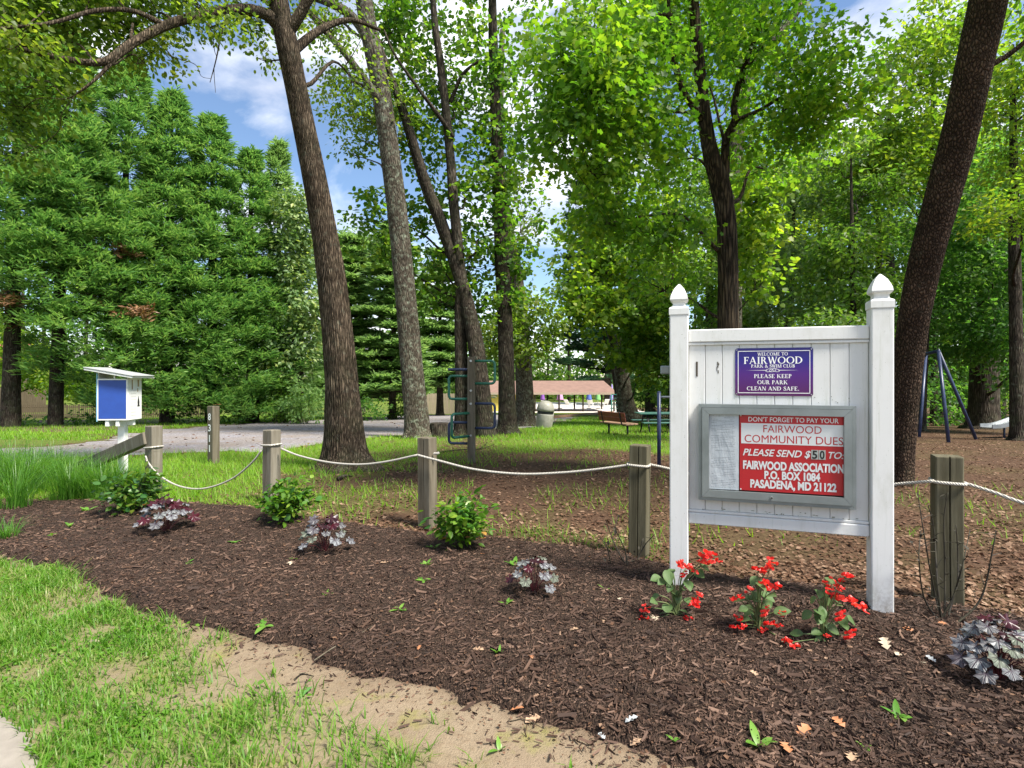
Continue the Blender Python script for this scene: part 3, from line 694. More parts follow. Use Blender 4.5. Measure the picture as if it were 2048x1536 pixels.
class Tree:
    def __init__(self, name, label, px, bark, group=None, sides=40, n=16, depth=0.06, ridges=24, flare=0.35, cat='tree', sink=0.12):
        pts, rad = trunk_px(px, n)
        self.base = Vector((pts[0][0], pts[0][1], Hf(pts[0][0], pts[0][1])))
        pts[0][2] = min(pts[0][2], self.base.z) - sink
        self.root = thing(name, label, cat, self.base, 0, group)
        self.pts, self.rad, self.bark = pts, rad, bark
        self.seed = abs(hash((round(pts[0][0] * 100), round(pts[0][1] * 100)))) % 9973
        self.rr = np.random.RandomState(self.seed)
        Geo().tube(pts, rad, sides, True, barkdisp(self.seed % 17, depth, ridges, flare)).obj('trunk', bark, self.root, True, off=self.base)
        self.tips = []; self.tw = Geo(); self.twn = 0
    def stem(self, px, name='limb', sides=20, n=12, depth=.05):
        pts, rad = trunk_px(px, n)
        Geo().tube(pts, rad, sides, True, barkdisp(self.seed % 13, depth, 14)).obj(name, self.bark, self.root, True, off=self.base)
        self.tips.append((pts, rad)); return pts, rad
    def limb_to(self, c, r0=None, frac=0.55):
        """a bent limb from the trunk to a point in the crown"""
        allp = [(self.pts, self.rad)] + self.tips
        best = None
        for pts, rad in allp:
            h = np.hypot(pts[:, 0] - c[0], pts[:, 1] - c[1]); dz = c[2] - pts[:, 2]
            cost = h + 1.2 * np.abs(dz - frac * h) + (pts[:, 2] < self.base.z + 1.2) * 50
            k = int(np.argmin(cost))
            if best is None or cost[k] < best[0]: best = (cost[k], pts[k], rad[k])
        _, s, rk = best
        d = np.array(c) - s; L_ = np.linalg.norm(d)
        mid = s + d * .5 + np.array([0, 0, .12 * L_]) + self.rr.normal(0, .06 * L_, 3)
        c3 = curve([s, s + d * .22 + self.rr.normal(0, .03 * L_, 3), mid, np.array(c)], 4)
        r = min(rk * .5, r0 or (0.015 + .016 * L_))
        rad = np.linspace(r, .006 + r * .12, len(c3))
        return c3, rad
    def crown(self, blobs, mat, size=.11, per=26, crad=.45, tmpl=KITE, flat=.4, droop=.25, limbs=True, twigs=True, shell=.2, name='crown', wid=1.0, up=.9, dens=1.6):
        """blobs: (u, v, depth, half width px, half height px, half depth m, clumps)"""
        g = Geo(); rr = self.rr
        for u, v, Y, ru, rv, rd, n in blobs:
            c = np.array(Q(u, v, Y)); r = np.array([ru * Y / FPX, rd, rv * Y / FPX])
            cc = blobpts(c, r, int(n * dens), rr, shell)
            leafcloud(g, cc, per, crad, size, tmpl, rr, flat, droop, up, wid)
            if limbs:
                pts, rad = self.limb_to(c - np.array([0, 0, .3 * r[2]]))
                Geo().tube(pts, rad, 6).obj('limb', self.bark, self.root, True, off=self.base)
                if twigs:
                    for q in cc[:: max(1, n // 7)]:
                        k = int(np.argmin(np.linalg.norm(pts - q, axis=1)))
                        self.tw.tube(curve([pts[k], (pts[k] + q) / 2 + rr.normal(0, .06, 3), q], 4), np.linspace(min(.018, rad[k]), .004, 9)[: 9], 3, False); self.twn += 1
        self.foliage = g.obj(name, mat, self.root, off=self.base)
        if self.twn:
            kind(self.tw.obj('twigs', self.bark, self.root, True, off=self.base), 'stuff'); self.tw = Geo(); self.twn = 0
        return self

# -- oak at the left of the rope, its heavy limb reaching over the conifers
A = Tree('oak_tree', 'big ridged grey brown oak trunk leaning left beside the rope fence', [(692, 938, 10.1, 107), (690, 905, 10.1, 93), (688, 850, 10.1, 81), (682, 740, 10.1, 70), (664, 560, 10.05, 62), (636, 390, 10.0, 54), (604, 230, 9.9, 49), (575, 90, 9.8, 49), (562, 30, 9.8, 44), (550, -90, 9.7, 35), (560, -330, 9.5, 23)], MAT['bark_oak'], 'tall trees along the driveway', 120, 17, .13, 44, .7)
A.stem([(566, 60, 9.8, 34), (530, 28, 9.6, 25), (470, 20, 9.3, 22), (400, 32, 9.0, 21), (330, 52, 8.6, 20), (262, 88, 8.3, 19), (205, 124, 8.0, 16), (130, 118, 7.7, 13), (60, 102, 7.4, 12), (-10, 90, 7.1, 10), (-120, 70, 6.6, 7)])
A.stem([(262, 92, 8.3, 15), (225, 122, 8.1, 11), (200, 150, 8.0, 7), (172, 174, 7.9, 6), (150, 190, 7.9, 3)])
A.stem([(330, 50, 8.6, 13), (265, 22, 8.2, 10), (190, 22, 7.9, 10), (110, 44, 7.5, 8), (30, 54, 7.1, 7), (-40, 60, 6.9, 4)])
A.stem([(572, 70, 9.8, 30), (610, 10, 9.7, 24), (640, -60, 9.6, 20), (650, -200, 9.5, 12)])
A.stem([(578, 110, 9.8, 22), (640, 60, 10.2, 17), (700, 40, 10.6, 12), (760, 60, 11, 7)])
A.stem([(452, 30, 9.2, 5), (440, 80, 9.2, 3.5), (432, 120, 9.2, 2.6), (420, 165, 9.2, 1.6)], 'twig', 6)
A.stem([(432, 120, 9.2, 2), (428, 140, 9.2, 1.6), (431, 185, 9.2, 1.0)], 'twig', 6)
A.crown([(40, 20, 8.0, 120, 40, .8, 40), (180, 10, 8.6, 120, 34, .8, 36), (300, 15, 9.2, 90, 32, .8, 22), (400, 20, 9.6, 70, 26, .7, 9), (60, 165, 8.2, 90, 40, .7, 22), (30, 225, 8.2, 55, 40, .6, 13), (120, 75, 8.6, 110, 34, .8, 22), (260, 65, 9.2, 80, 34, .7, 12), (20, 310, 8.2, 40, 50, .5, 6), (345, 105, 9.2, 36, 30, .5, 5), (420, 45, 8.8, 60, 30, .4, 8), (40, 80, 7.1, 60, 40, .4, 10), (510, 20, 9.8, 50, 30, .8, 7),
         (-100, 0, 7.2, 120, 160, 1.2, 40), (100, -130, 8.2, 220, 100, 1.4, 50), (380, -130, 9.4, 200, 90, 1.4, 40), (600, -260, 9.8, 240, 150, 2.2, 50), (660, 45, 11.4, 70, 60, 1, 10), (705, 140, 11.8, 70, 60, 1, 9), (530, 115, 10.4, 18, 25, .4, 3), (290, 120, 9.0, 40, 24, .4, 4)], MAT['leaf_oak'], .088, 34, .40, OVAL, .6, .35, shell=.05, wid=1.2, dens=1.35)

# -- second straight trunk
B = Tree('tall_oak_tree', 'pale lichen spotted straight trunk standing at the driveway edge', [(836, 878, 18.2, 68), (834, 850, 18.2, 56), (828, 780, 18.2, 51), (816, 640, 18.1, 47), (800, 470, 18.0, 44), (782, 320, 17.8, 42), (762, 180, 17.6, 40), (742, 80, 17.5, 38), (728, 0, 17.4, 36), (715, -110, 17.3, 30), (706, -300, 17.2, 18)], MAT['bark_grey'], 'tall trees along the driveway', 52, 18, .05, 30, .35)
B.stem([(745, 100, 17.5, 24), (710, 40, 17.2, 22), (665, 8, 16.8, 20), (610, -10, 16.2, 12)])
B.stem([(770, 215, 17.6, 20), (700, 120, 17.0, 16), (640, 50, 16.5, 14), (600, 0, 16.0, 10)])
B.crown([(700, 215, 18.8, 75, 60, 1.2, 34), (770, 210, 18.6, 62, 62, 1.2, 34), (740, 275, 18.7, 65, 40, 1, 20), (800, 260, 18.6, 34, 60, 1, 12), (660, 130, 18.7, 60, 60, 1.1, 16), (700, 300, 19.0, 45, 26, .8, 7), (720, -80, 19.5, 150, 90, 2.5, 50), (640, 40, 19.0, 60, 40, 1.2, 16)], MAT['leaf_oak'], .15, 22, .5, OVAL, .5, .3, shell=.1, wid=1.15, dens=.95)

# -- double-stemmed gum and the two trunks to its right
C = Tree('twin_stem_tree', 'dark twin stems crossing into a V behind the climbing post', [(921, 876, 19.3, 44), (922, 850, 19.3, 34), (923, 760, 19.3, 31), (921, 640, 19.3, 29), (922, 560, 19.2, 27), (915, 480, 19.1, 25), (907, 400, 19.0, 23), (902, 330, 19.0, 21), (893, 230, 18.9, 19), (880, 120, 18.8, 17), (868, 30, 18.7, 14), (860, -120, 18.6, 9)], MAT['bark_dark'], 'tall trees along the driveway', 32, 12, .05, 20, .4)
C.stem([(972, 880, 19.0, 56), (968, 840, 19.0, 46), (960, 760, 19.0, 42), (950, 680, 19.1, 38), (935, 610, 19.2, 34), (912, 530, 19.2, 30), (880, 440, 19.1, 30), (852, 370, 19.0, 27), (830, 300, 18.8, 24), (806, 220, 18.6, 20), (780, 150, 18.4, 14), (750, 60, 18.2, 8)], 'trunk', 32, 12)
C.stem([(906, 275, 18.95, 12), (880, 235, 18.6, 10), (835, 175, 18.2, 8), (790, 110, 17.9, 6), (768, 60, 17.8, 4)])
C.stem([(900, 205, 18.9, 10), (925, 150, 18.6, 8), (960, 120, 18.3, 5)])
C.crown([(860, 140, 20.0, 100, 130, 2, 80), (960, 180, 20.2, 90, 140, 2, 76), (850, 300, 20.0, 60, 60, 1.4, 22), (960, 370, 20.2, 80, 90, 1.8, 44), (870, 430, 20.2, 60, 60, 1.5, 20), (770, 430, 19.8, 70, 46, 1.3, 20), (770, 500, 19.8, 80, 40, 1.3, 22), (860, 520, 20.2, 70, 50, 1.5, 22), (960, 520, 20.3, 75, 60, 1.5, 30), (880, 590, 20.1, 75, 40, 1.3, 20), (950, 600, 19.9, 60, 40, 1.3, 20), (1040, 440, 20.2, 55, 80, 1.4, 12), (880, -60, 20.1, 200, 110, 3, 70), (790, 60, 19.8, 50, 70, 1.4, 20)], MAT['leaf_gum'], .155, 26, .55, STAR6, .5, .3, shell=.1, dens=1.0)
D = Tree('vine_clad_tree', 'dark upright trunk with leafy sprouts left of the paler oak', [(1014, 868, 20.6, 54), (1014, 840, 20.6, 42), (1013, 760, 20.6, 36), (1010, 650, 20.5, 34), (1004, 520, 20.4, 32), (1000, 400, 20.3, 30), (994, 280, 20.2, 26), (988, 140, 20.1, 22), (985, 0, 20, 18), (985, -200, 20, 10)], MAT['bark_dark'], 'tall trees along the driveway', 28, 11, .05, 20, .35)
D.crown([(1050, 150, 21.0, 80, 140, 2, 34), (1000, 330, 20.7, 50, 80, 1.4, 26), (1030, 560, 20.6, 40, 60, 1.2, 16), (1000, 470, 20.6, 40, 60, 1.1, 18), (1070, 300, 20.7, 50, 80, 1.5, 16), (1000, -60, 21.0, 140, 100, 2.4, 50)], MAT['leaf_gum'], .155, 26, .55, STAR6, .5, .3, shell=.1, dens=0.9)
E = Tree('pale_oak_tree', 'paler thick oak trunk rising right behind the dark vine clad trunk', [(1051, 853, 26.6, 52), (1050, 830, 26.6, 44), (1047, 740, 26.5, 38), (1040, 640, 26.4, 36), (1030, 540, 26.3, 33), (1012, 440, 26.2, 29), (1000, 340, 26, 24), (1000, 200, 26, 18), (1005, 60, 26, 12)], MAT['bark_grey'], 'tall trees along the driveway', 28, 11, .05, 20, .35)
E.crown([(1060, 640, 24.5, 62, 46, 1.6, 34), (1100, 670, 24.5, 30, 34, 1.2, 12), (985, 670, 24.5, 55, 40, 1.5, 28), (1040, 700, 24.5, 50, 24, 1.4, 12), (1020, 600, 25, 40, 30, 1.2, 10), (1050, 420, 25.5, 60, 90, 2, 18)], MAT['leaf_oak'], .20, 22, .6, OVAL, .5, .35, shell=.1, wid=1.2)

# -- maple behind the notice board
F_ = Tree('maple_tree', 'furrowed dark maple trunk forking behind the white notice board', [(1462, 950, 9.6, 72), (1460, 900, 9.6, 58), (1458, 800, 9.6, 52), (1456, 650, 9.55, 49), (1455, 540, 9.5, 46), (1452, 440, 9.45, 44), (1440, 370, 9.4, 46), (1420, 300, 9.3, 36), (1408, 220, 9.2, 30), (1400, 140, 9.1, 26), (1392, 60, 9.0, 24), (1385, -60, 8.9, 20), (1380, -260, 8.8, 10)], MAT['bark_maple'], None, 56, 18, .07, 26, .35)
F_.stem([(1444, 385, 9.4, 26), (1450, 330, 9.35, 22), (1452, 280, 9.25, 19), (1470, 240, 9.1, 17), (1468, 215, 9.05, 15), (1480, 160, 8.9, 13), (1505, 90, 8.7, 11), (1530, 20, 8.5, 9), (1545, -60, 8.3, 6)])
F_.stem([(1470, 242, 9.1, 12), (1520, 220, 8.9, 9), (1575, 190, 8.7, 6), (1640, 195, 8.5, 5), (1700, 205, 8.3, 4), (1780, 240, 8.0, 2.5)])
F_.stem([(1405, 240, 9.2, 20), (1385, 210, 9.1, 18), (1365, 180, 9.0, 16), (1348, 120, 8.8, 14), (1338, 50, 8.6, 12), (1335, -40, 8.4, 8)])
F_.stem([(1390, 225, 9.1, 9), (1340, 225, 8.9, 6), (1290, 235, 8.6, 4), (1220, 260, 8.2, 3)])
F_.stem([(1440, 505, 9.5, 11), (1415, 480, 9.3, 9), (1385, 448, 9.0, 7), (1355, 428, 8.8, 5), (1290, 432, 8.5, 3.5), (1200, 450, 8.2, 2.5)])
F_.stem([(1345, 30, 8.6, 8), (1290, 30, 8.3, 6), (1265, 60, 8.1, 4), (1200, 120, 7.6, 3)])
F_.stem([(1450, 290, 9.2, 8), (1440, 250, 9.4, 6), (1418, 170, 9.7, 4), (1360, 60, 10, 3)])
F_.crown([(1130, 120, 7.0, 70, 70, .7, 14), (1210, 90, 7.4, 90, 80, .8, 26), (1190, 190, 7.3, 90, 70, .8, 24), (1120, 260, 7.2, 70, 60, .7, 14), (1270, 150, 8.2, 80, 90, .9, 30), (1260, 260, 8.2, 100, 60, .9, 28), (1310, 60, 9.8, 80, 60, 1, 22), (1180, 330, 7.8, 80, 40, .7, 12), (1340, 310, 10.4, 70, 50, 1, 18), (1450, 60, 10.2, 90, 70, 1, 22), (1530, 60, 8.4, 60, 70, 1, 20), (1600, 150, 8.4, 90, 60, 1, 24), (1680, 220, 8.2, 80, 40, .9, 16), (1560, 250, 8.8, 90, 60, 1, 24), (1500, 180, 10.8, 60, 60, 1, 14), (1400, 140, 11, 70, 80, 1, 16), (1540, 330, 10.6, 70, 40, 1, 14),
          (1230, 440, 8.5, 100, 40, .8, 20), (1330, 460, 9.0, 80, 40, .8, 16), (1330, 570, 9.8, 70, 40, .7, 10), (1300, -120, 8.4, 200, 120, 2, 60), (1500, -150, 8.3, 100, 100, 1.6, 30)], MAT['leaf_maple'], .084, 38, .52, MAPLE8, .6, .35, shell=.05, dens=1.55)

# -- leaning cherry at the right
Gt = Tree('leaning_tree', 'dark flaky barked trunk leaning right over the notice board', [(1788, 985, 8.5, 67), (1797, 940, 8.4, 56), (1803, 860, 8.3, 54), (1812, 760, 8.15, 56), (1826, 640, 7.95, 59), (1850, 520, 7.7, 63), (1885, 390, 7.45, 67), (1920, 260, 7.2, 69), (1950, 120, 6.95, 71), (1976, 0, 6.75, 73), (2000, -120, 6.55, 72), (2050, -420, 6.1, 54), (2090, -700, 5.8, 27)], MAT['bark_cherry'], None, 64, 16, .05, 20, .25)
Gt.crown([(2060, -260, 6.2, 260, 120, 1.6, 60), (2300, -100, 6.6, 180, 130, 1.4, 40), (1900, -420, 6.0, 280, 140, 2, 50)], MAT['leaf_maple'], .11, 26, .36, OVAL, .5, .3, shell=.1)

# -- slim trees between
Ht = Tree('bent_tree', 'straight brown trunk rising behind the park bench and climbing net', [(1256, 838, 30, 46), (1250, 800, 30, 36), (1242, 740, 30, 31), (1230, 680, 29.8, 28), (1218, 630, 29.6, 25), (1215, 560, 29.4, 22), (1225, 470, 29.2, 19), (1240, 360, 29, 14), (1245, 240, 29, 8)], MAT['bark_grey'], None, 26, 11, .05, 18, .35)
Ht.crown([(1180, 520, 27, 80, 70, 2, 34), (1280, 520, 27, 110, 70, 2, 46), (1200, 620, 26, 70, 50, 2, 30), (1290, 630, 27, 70, 60, 2, 30), (1240, 420, 28, 120, 70, 2.4, 44), (1160, 590, 26, 50, 50, 1.5, 16), (1250, 700, 27, 55, 34, 1.5, 14), (1310, 730, 27, 45, 50, 1.5, 22), (1230, 300, 28, 110, 90, 3, 34)], MAT['leaf_bright'], .21, 26, .75, STAR6, .4, .35, shell=.1)
It = Tree('grey_trunk_tree', 'grey straight trunk partly hidden behind the forked maple', [(1470, 862, 17, 50), (1468, 820, 17, 42), (1466, 700, 17, 38), (1466, 560, 17, 36), (1468, 430, 17, 34), (1472, 300, 17, 31), (1500, 150, 17, 27), (1580, 40, 17, 22), (1640, -60, 17, 15)], MAT['bark_grey'], None, 28, 11, .05, 20, .3)
It.crown([(1500, 470, 15.5, 44, 60, 1.2, 26), (1510, 390, 15.5, 40, 46, 1.2, 18), (1520, 560, 15.5, 34, 40, 1, 10), (1420, 60, 16, 110, 90, 2, 34)], MAT['leaf_bright'], .15, 24, .5, STAR6, .4, .35, shell=.1)

# -- woodland on the right
def woodtree(label, u, Y, w, top, blobs, mat, size, lean=0, group='woodland trees behind the playground', per=28, crad=.7, name='woodland_tree', bark=None, tm=KITE):
    top = max(top, min(q[1] for q in blobs) - 10)
    vb = V0 + FPX * (CAMH - Hf((u - U0) / FPX * Y, Y)) / Y
    px = [(u, vb, Y, w * 1.35), (u + lean * .05, vb - 30, Y, w * 1.05), (u + lean * .3, vb - 200, Y, w * .9), (u + lean * .6, (vb + top) / 2, Y, w * .75), (u + lean, top, Y, w * .25)]
    t = Tree(name, label, px, bark or MAT['bark_dark'], group, 14, 8, .05, 14, .35)
    t.crown(blobs, mat, size * 1.12, per, crad, tm, .45, .3, shell=.1, twigs=Y < 24, dens=2.3)
    return t
W = woodtree
def vert(u, Y, v0, v1, ru, n, k, seed, rd=2.0):
    """blobs stacked up a stem between two heights"""
    r = np.random.RandomState(seed); out = []
    for i in range(n):
        f = (i + .5) / n
        out.append((u + r.uniform(-.75, .75) * ru, v0 + (v1 - v0) * f, Y + r.uniform(-1.2, 1.2), ru * r.uniform(.6, 1.05), abs(v1 - v0) / n * r.uniform(.5, .8), rd, k))
    return out
W('slender dark trunk with layered green foliage just left of right post finial', 1712, 19, 17, 40, vert(1690, 19, 740, 300, 75, 8, 15, 1), MAT['leaf_wood'], .17, -10)
W('thin trunk with light grey green crown above the plaque', 1570, 24, 16, 60, vert(1570, 24, 640, 330, 60, 6, 15, 2), MAT['leaf_vine'], .18, 20)
W('thin young tree with fresh leaves right of the forked maple', 1530, 29, 15, 120, vert(1525, 29, 790, 430, 60, 6, 18, 3), MAT['leaf_wood'], .20, 0)
W('slim shaded tree in the gap above the notice board', 1640, 27, 16, 100, vert(1640, 27, 600, 280, 80, 6, 18, 4), MAT['leaf_bright'], .20, 0)
W('tall shaded tree right behind the right post finial', 1758, 26, 22, 20, vert(1755, 26, 800, 240, 75, 9, 15, 5), MAT['leaf_wood'], .19, 0)
W('bright yellow green tree high above the leaning trunk', 1840, 22, 20, -60, [(1850, 130, 21, 90, 80, 2.4, 46), (1780, 260, 21, 60, 60, 2, 24), (1880, 250, 21, 90, 80, 2, 32), (1800, 340, 21, 110, 60, 2, 36), (1900, 60, 21, 90, 90, 2.4, 32), (1740, 330, 21, 60, 50, 1.6, 18)], MAT['leaf_bright'], .18, 30)
W('broad dark tree beside the swing frame with low sweeping leaves', 1965, 24, 58, 120, [(1920, 420, 22, 80, 70, 2, 34), (2010, 360, 22, 90, 90, 2, 44), (1960, 520, 22, 100, 70, 2, 46), (2040, 540, 21, 80, 90, 2, 36), (1920, 620, 22, 70, 60, 2, 30), (2010, 660, 21, 90, 60, 2, 40), (1940, 710, 22, 50, 30, 1.5, 14), (2060, 720, 20, 60, 60, 1.5, 22)], MAT['leaf_deep'], .17, 20, bark=MAT['bark_far'])
W('tall trunk at the right edge with bright foliage in front', 2035, 17, 30, -100, [(2030, 150, 16, 60, 110, 1.6, 34), (2080, 300, 16, 60, 90, 1.6, 26), (2040, 420, 15, 50, 60, 1.4, 18), (2140, 100, 16, 90, 160, 2, 40)], MAT['leaf_bright'], .14, -10)
W('narrow dark trunk behind the swing frame', 1868, 30, 16, 200, vert(1860, 30, 800, 330, 80, 8, 18, 9), MAT['leaf_deep'], .21)
W('straight far trunk in shade right of the swing frame', 1925, 36, 17, 220, vert(1930, 36, 800, 350, 90, 7, 20, 10), MAT['leaf_wood'], .24)
W('dark leaning pair trunk by the slide', 2000, 31, 20, 150, vert(2000, 31, 790, 250, 100, 8, 20, 11), MAT['leaf_deep'], .22, 15)
W('shadowed tree closing the view behind the maple trunk', 1420, 33, 24, 200, vert(1400, 32, 800, 330, 80, 8, 20, 12), MAT['leaf_wood'], .23)
W('leafy tree between bench and notice board with hanging branches', 1345, 26, 20, 250, vert(1335, 26, 790, 480, 60, 7, 18, 13), MAT['leaf_wood'], .19)
W('dark far tree behind the picnic tables', 1300, 40, 22, 300, vert(1300, 40, 800, 480, 60, 6, 20, 14), MAT['leaf_deep'], .26)
W('green tree in the second row behind the finials', 1660, 38, 22, 200, vert(1650, 38, 790, 330, 110, 8, 22, 15), MAT['leaf_wood'], .25)
W('rear tree behind the plaque with deep green leaves', 1580, 44, 22, 250, vert(1590, 44, 560, 330, 110, 5, 24, 16), MAT['leaf_deep'], .28)
W('rear tree filling the gap left of the leaning trunk', 1780, 44, 24, 150, vert(1780, 44, 800, 230, 110, 8, 22, 17), MAT['leaf_wood'], .28)
W('rear tree at the far right behind the slide', 2080, 40, 26, 100, vert(2060, 40, 800, 150, 120, 9, 24, 18), MAT['leaf_wood'], .26)
W('tall rear tree crossing the sky right of the maple fork', 1500, 36, 26, 100, vert(1480, 36, 700, 250, 90, 7, 20, 19), MAT['leaf_wood'], .25)
W('rear tree behind the swing with light leaves', 1890, 46, 24, 150, vert(1880, 46, 800, 250, 120, 8, 22, 20), MAT['leaf_bright'], .28)

# -- spruces along the left, pines in the middle distance
def conifer(label, u, Y, w, top_u, top, half_px, skirt_v, mat, seed, levels=34, per=15, tuft=18, size=.36, wide=.26, group='tall conifers along the left boundary', name='spruce_tree', droop=.12, bark=None, power=.80, dead=0):
    levels = int(levels * .95)
    vb = V0 + FPX * (CAMH - Hf((u - U0) / FPX * Y, Y)) / Y
    t = Tree(name, label, [(u, vb, Y, w * 1.25), (u, vb - 30, Y, w), (u + (top_u - u) * .4, vb + (top - vb) * .5, Y, w * .6), (top_u, top, Y, w * .08)], bark or MAT['bark_dark'], group, 14, 7, .05, 14, .25)
    rr = np.random.RandomState(seed); g = Geo(); bgeo = Geo(); gd = Geo(); nd = 0
    ztop = Q(top_u, top, Y).z; zsk = Q(u, skirt_v, Y).z; R = half_px * Y / FPX
    P0 = t.pts; C_ = []; A_ = []; dead_c = []
    for k in range(levels):
        f = ((k + rr.uniform(0, .8)) / levels) ** .78; z = zsk + (ztop - zsk) * f
        ax = np.array([np.interp(z, P0[:, 2], P0[:, 0]), np.interp(z, P0[:, 2], P0[:, 1]), z])
        rad = R * (1 - f) ** power + .06
        m = max(5, int(per * .66 * (1 - f * .5)))
        for b in range(m):
            a = 2 * np.pi * (b + rr.uniform(-.45, .45)) / m + k * 2.4; ln = rad * rr.uniform(.60, 1.15)
            d = np.array([np.cos(a), np.sin(a), 0.0]); tip = ax + d * ln + np.array([0, 0, (-droop + .5 * max(0, f - .45)) * ln])
            if rr.uniform() < .5: bgeo.tube([ax, (ax + tip) / 2 + [0, 0, .04 * ln], tip], [.03, .02, .008], 3, False)
            if -(d[0] * ax[0] + d[1] * ax[1]) / np.hypot(ax[0], ax[1]) < -.35 and rr.uniform() < .55: continue
            isdead = dead and f < .28 and rr.uniform() < dead
            side = np.array([-d[1], d[0], 0]); pr = min(.95, .16 + .30 * ln) * rr.uniform(.75, 1.2)
            for s, kq in ((.90, 17), (.50, 7)):
                if s < .8 and ln < 1.2: continue
                c0 = ax + (tip - ax) * s
                q_ = rdir(kq, rr) * (rr.uniform(size=kq) ** .4)[:, None] * pr
                for q in q_:
                    c = c0 + side * q[0] + d * q[1] * .8 + np.array([0, 0, q[2] * (.42 if ln > .8 else 1.1) - .10 * abs(q[0])])
                    (dead_c if isdead else C_).append(c)
                    if not isdead: A_.append(norm(d + side * q[0] / pr * .8))
    C_ = np.array(C_); A_ = np.array(A_)
    def tufts(geo, Cc, Aa, cnt):
        n = len(Cc); idx = np.repeat(np.arange(n), cnt); mm = len(idx)
        ang = rr.uniform(-1.25, 1.25, mm); ca, sa = np.cos(ang), np.sin(ang)
        d = np.stack([Aa[idx, 0] * ca - Aa[idx, 1] * sa, Aa[idx, 0] * sa + Aa[idx, 1] * ca, rr.uniform(-.15, .75, mm)], 1)
        nr = np.array([0, 0, 1.0]) + rr.normal(0, .5, (mm, 3))
        scatter(geo, Cc[idx] + rr.normal(0, .10, (mm, 3)), size * rr.uniform(.55, 1.2, mm), nr, d, SPRAY, wide / size * rr.uniform(.18, .42, mm))
    tufts(g, C_, A_, int(tuft * .66))
    g.obj('crown', mat, t.root, off=t.base)
    if dead_c:
        dc = np.array(dead_c); tufts(gd, dc, norm(rr.normal(size=dc.shape) * [1, 1, 0]), tuft); gd.obj('dead_branch', MAT['leaf_dead'], t.root, off=t.base)
    kind(bgeo.obj('branches', bark or MAT['bark_dark'], t.root, True, off=t.base), 'stuff')
    return t
conifer('leftmost dark spruce with bare lower trunk at the frame edge', 22, 25, 36, 40, 20, 170, 600, MAT['leaf_spruce'], 201, 30, 14, 18, dead=.10)
conifer('spruce with browned lower branches behind the blue box', 112, 26, 30, 140, 60, 165, 650, MAT['leaf_spruce'], 202, 34, 14, 18, dead=.12)
conifer('tallest spruce rising behind the blue box roof', 235, 28, 30, 262, 118, 165, 770, MAT['leaf_spruce'], 203, 38, 15, 18)
conifer('full spruce right of the tallest one', 335, 29, 30, 345, 185, 150, 815, MAT['leaf_spruce'], 204, 36, 15, 18)
conifer('broad spruce above the numbered post', 425, 30, 30, 425, 232, 140, 822, MAT['leaf_spruce'], 205, 34, 15, 18)
conifer('shorter spruce at the right end of the conifer row', 505, 31, 28, 500, 300, 115, 822, MAT['leaf_spruce'], 206, 30, 14, 18)
conifer('light green spruce with slim tip near the big oak', 560, 33, 24, 556, 285, 85, 822, MAT['leaf_pine'], 207, 30, 11, 16)
def pine(label, u, Y, w, top_u, top, half, skirt, mat, seed, n=16, group='soft pines behind the driveway', k=16):
    vb = V0 + FPX * (CAMH - Hf((u - U0) / FPX * Y, Y)) / Y
    t = Tree('pine_tree', label, [(u, vb, Y, w * 1.3), (u, vb - 25, Y, w), (u + (top_u - u) * .5, (vb + top) / 2, Y, w * .6), (top_u, top, Y, w * .15)], MAT['bark_far'], group, 14, 7, .05, 14, .25)
    rr = np.random.RandomState(seed); g = Geo(); b = Geo(); P0 = t.pts
    ztop = Q(top_u, top, Y).z; zs = Q(u, skirt, Y).z; R = half * Y / FPX
    for i in range(n):
        f = (i + rr.uniform(0, .6)) / n; z = zs + (ztop - zs) * f
        ax = np.array([np.interp(z, P0[:, 2], P0[:, 0]), np.interp(z, P0[:, 2], P0[:, 1]), z])
        m = 7
        for q in range(m):
            a = 2 * np.pi * (q + rr.uniform(-.35, .35)) / m + i; ln = R * (1 - .75 * f) * rr.uniform(.55, 1.15)
            d = np.array([np.cos(a), np.sin(a), 0]); tip = ax + d * ln + [0, 0, ln * rr.uniform(-.10, .16)]
            b.tube([ax, (ax + tip) / 2 - [0, 0, .04 * ln], tip], [.05, .03, .012], 4, False)
            nt = int(k * 1.4 * ln / R) + 4
            s = rr.uniform(.35, 1.05, nt)[:, None]; side = np.cross(d, [0, 0, 1.0])
            cc = ax + (tip - ax) * s + side * rr.normal(0, .24 * ln, (nt, 1)) * s + rr.normal(0, .07, (nt, 3)) + [0, 0, .1]
            idx = np.repeat(np.arange(nt), 17); mm = len(idx)
            ang = rr.uniform(0, 2 * np.pi, mm)
            dd = np.stack([np.cos(ang), np.sin(ang), rr.uniform(-.15, .6, mm)], 1) + d * .5
            scatter(g, cc[idx] + rr.normal(0, .13, (mm, 3)) * [1, 1, .45], rr.uniform(.32, .66, mm), np.array([0, 0, 1.0]) + rr.normal(0, .5, (mm, 3)), dd, SPRAY, rr.uniform(.18, .36, mm))
    g.obj('crown', mat, t.root, off=t.base); kind(b.obj('branches', MAT['bark_far'], t.root, True, off=t.base), 'stuff')
pine('soft layered pine directly right of the big oak', 700, 37, 18, 700, 470, 75, 800, MAT['leaf_pine'], 301)
pine('brown stemmed pine between the big oak and the pale trunk', 785, 36, 16, 790, 450, 80, 790, MAT['leaf_pine'], 302)
pine('pine left of the twin stems with bright plates', 880, 44, 16, 880, 500, 70, 780, MAT['leaf_pine'], 303)
pine('dark blue green pine overhanging the pavilion roof', 1240, 44, 20, 1172, 330, 110, 745, MAT['leaf_pine_dark'], 304, 15)
pine('second dark pine right of the pavilion', 1215, 76, 16, 1215, 400, 80, 760, MAT['leaf_pine_dark'], 305, 13)
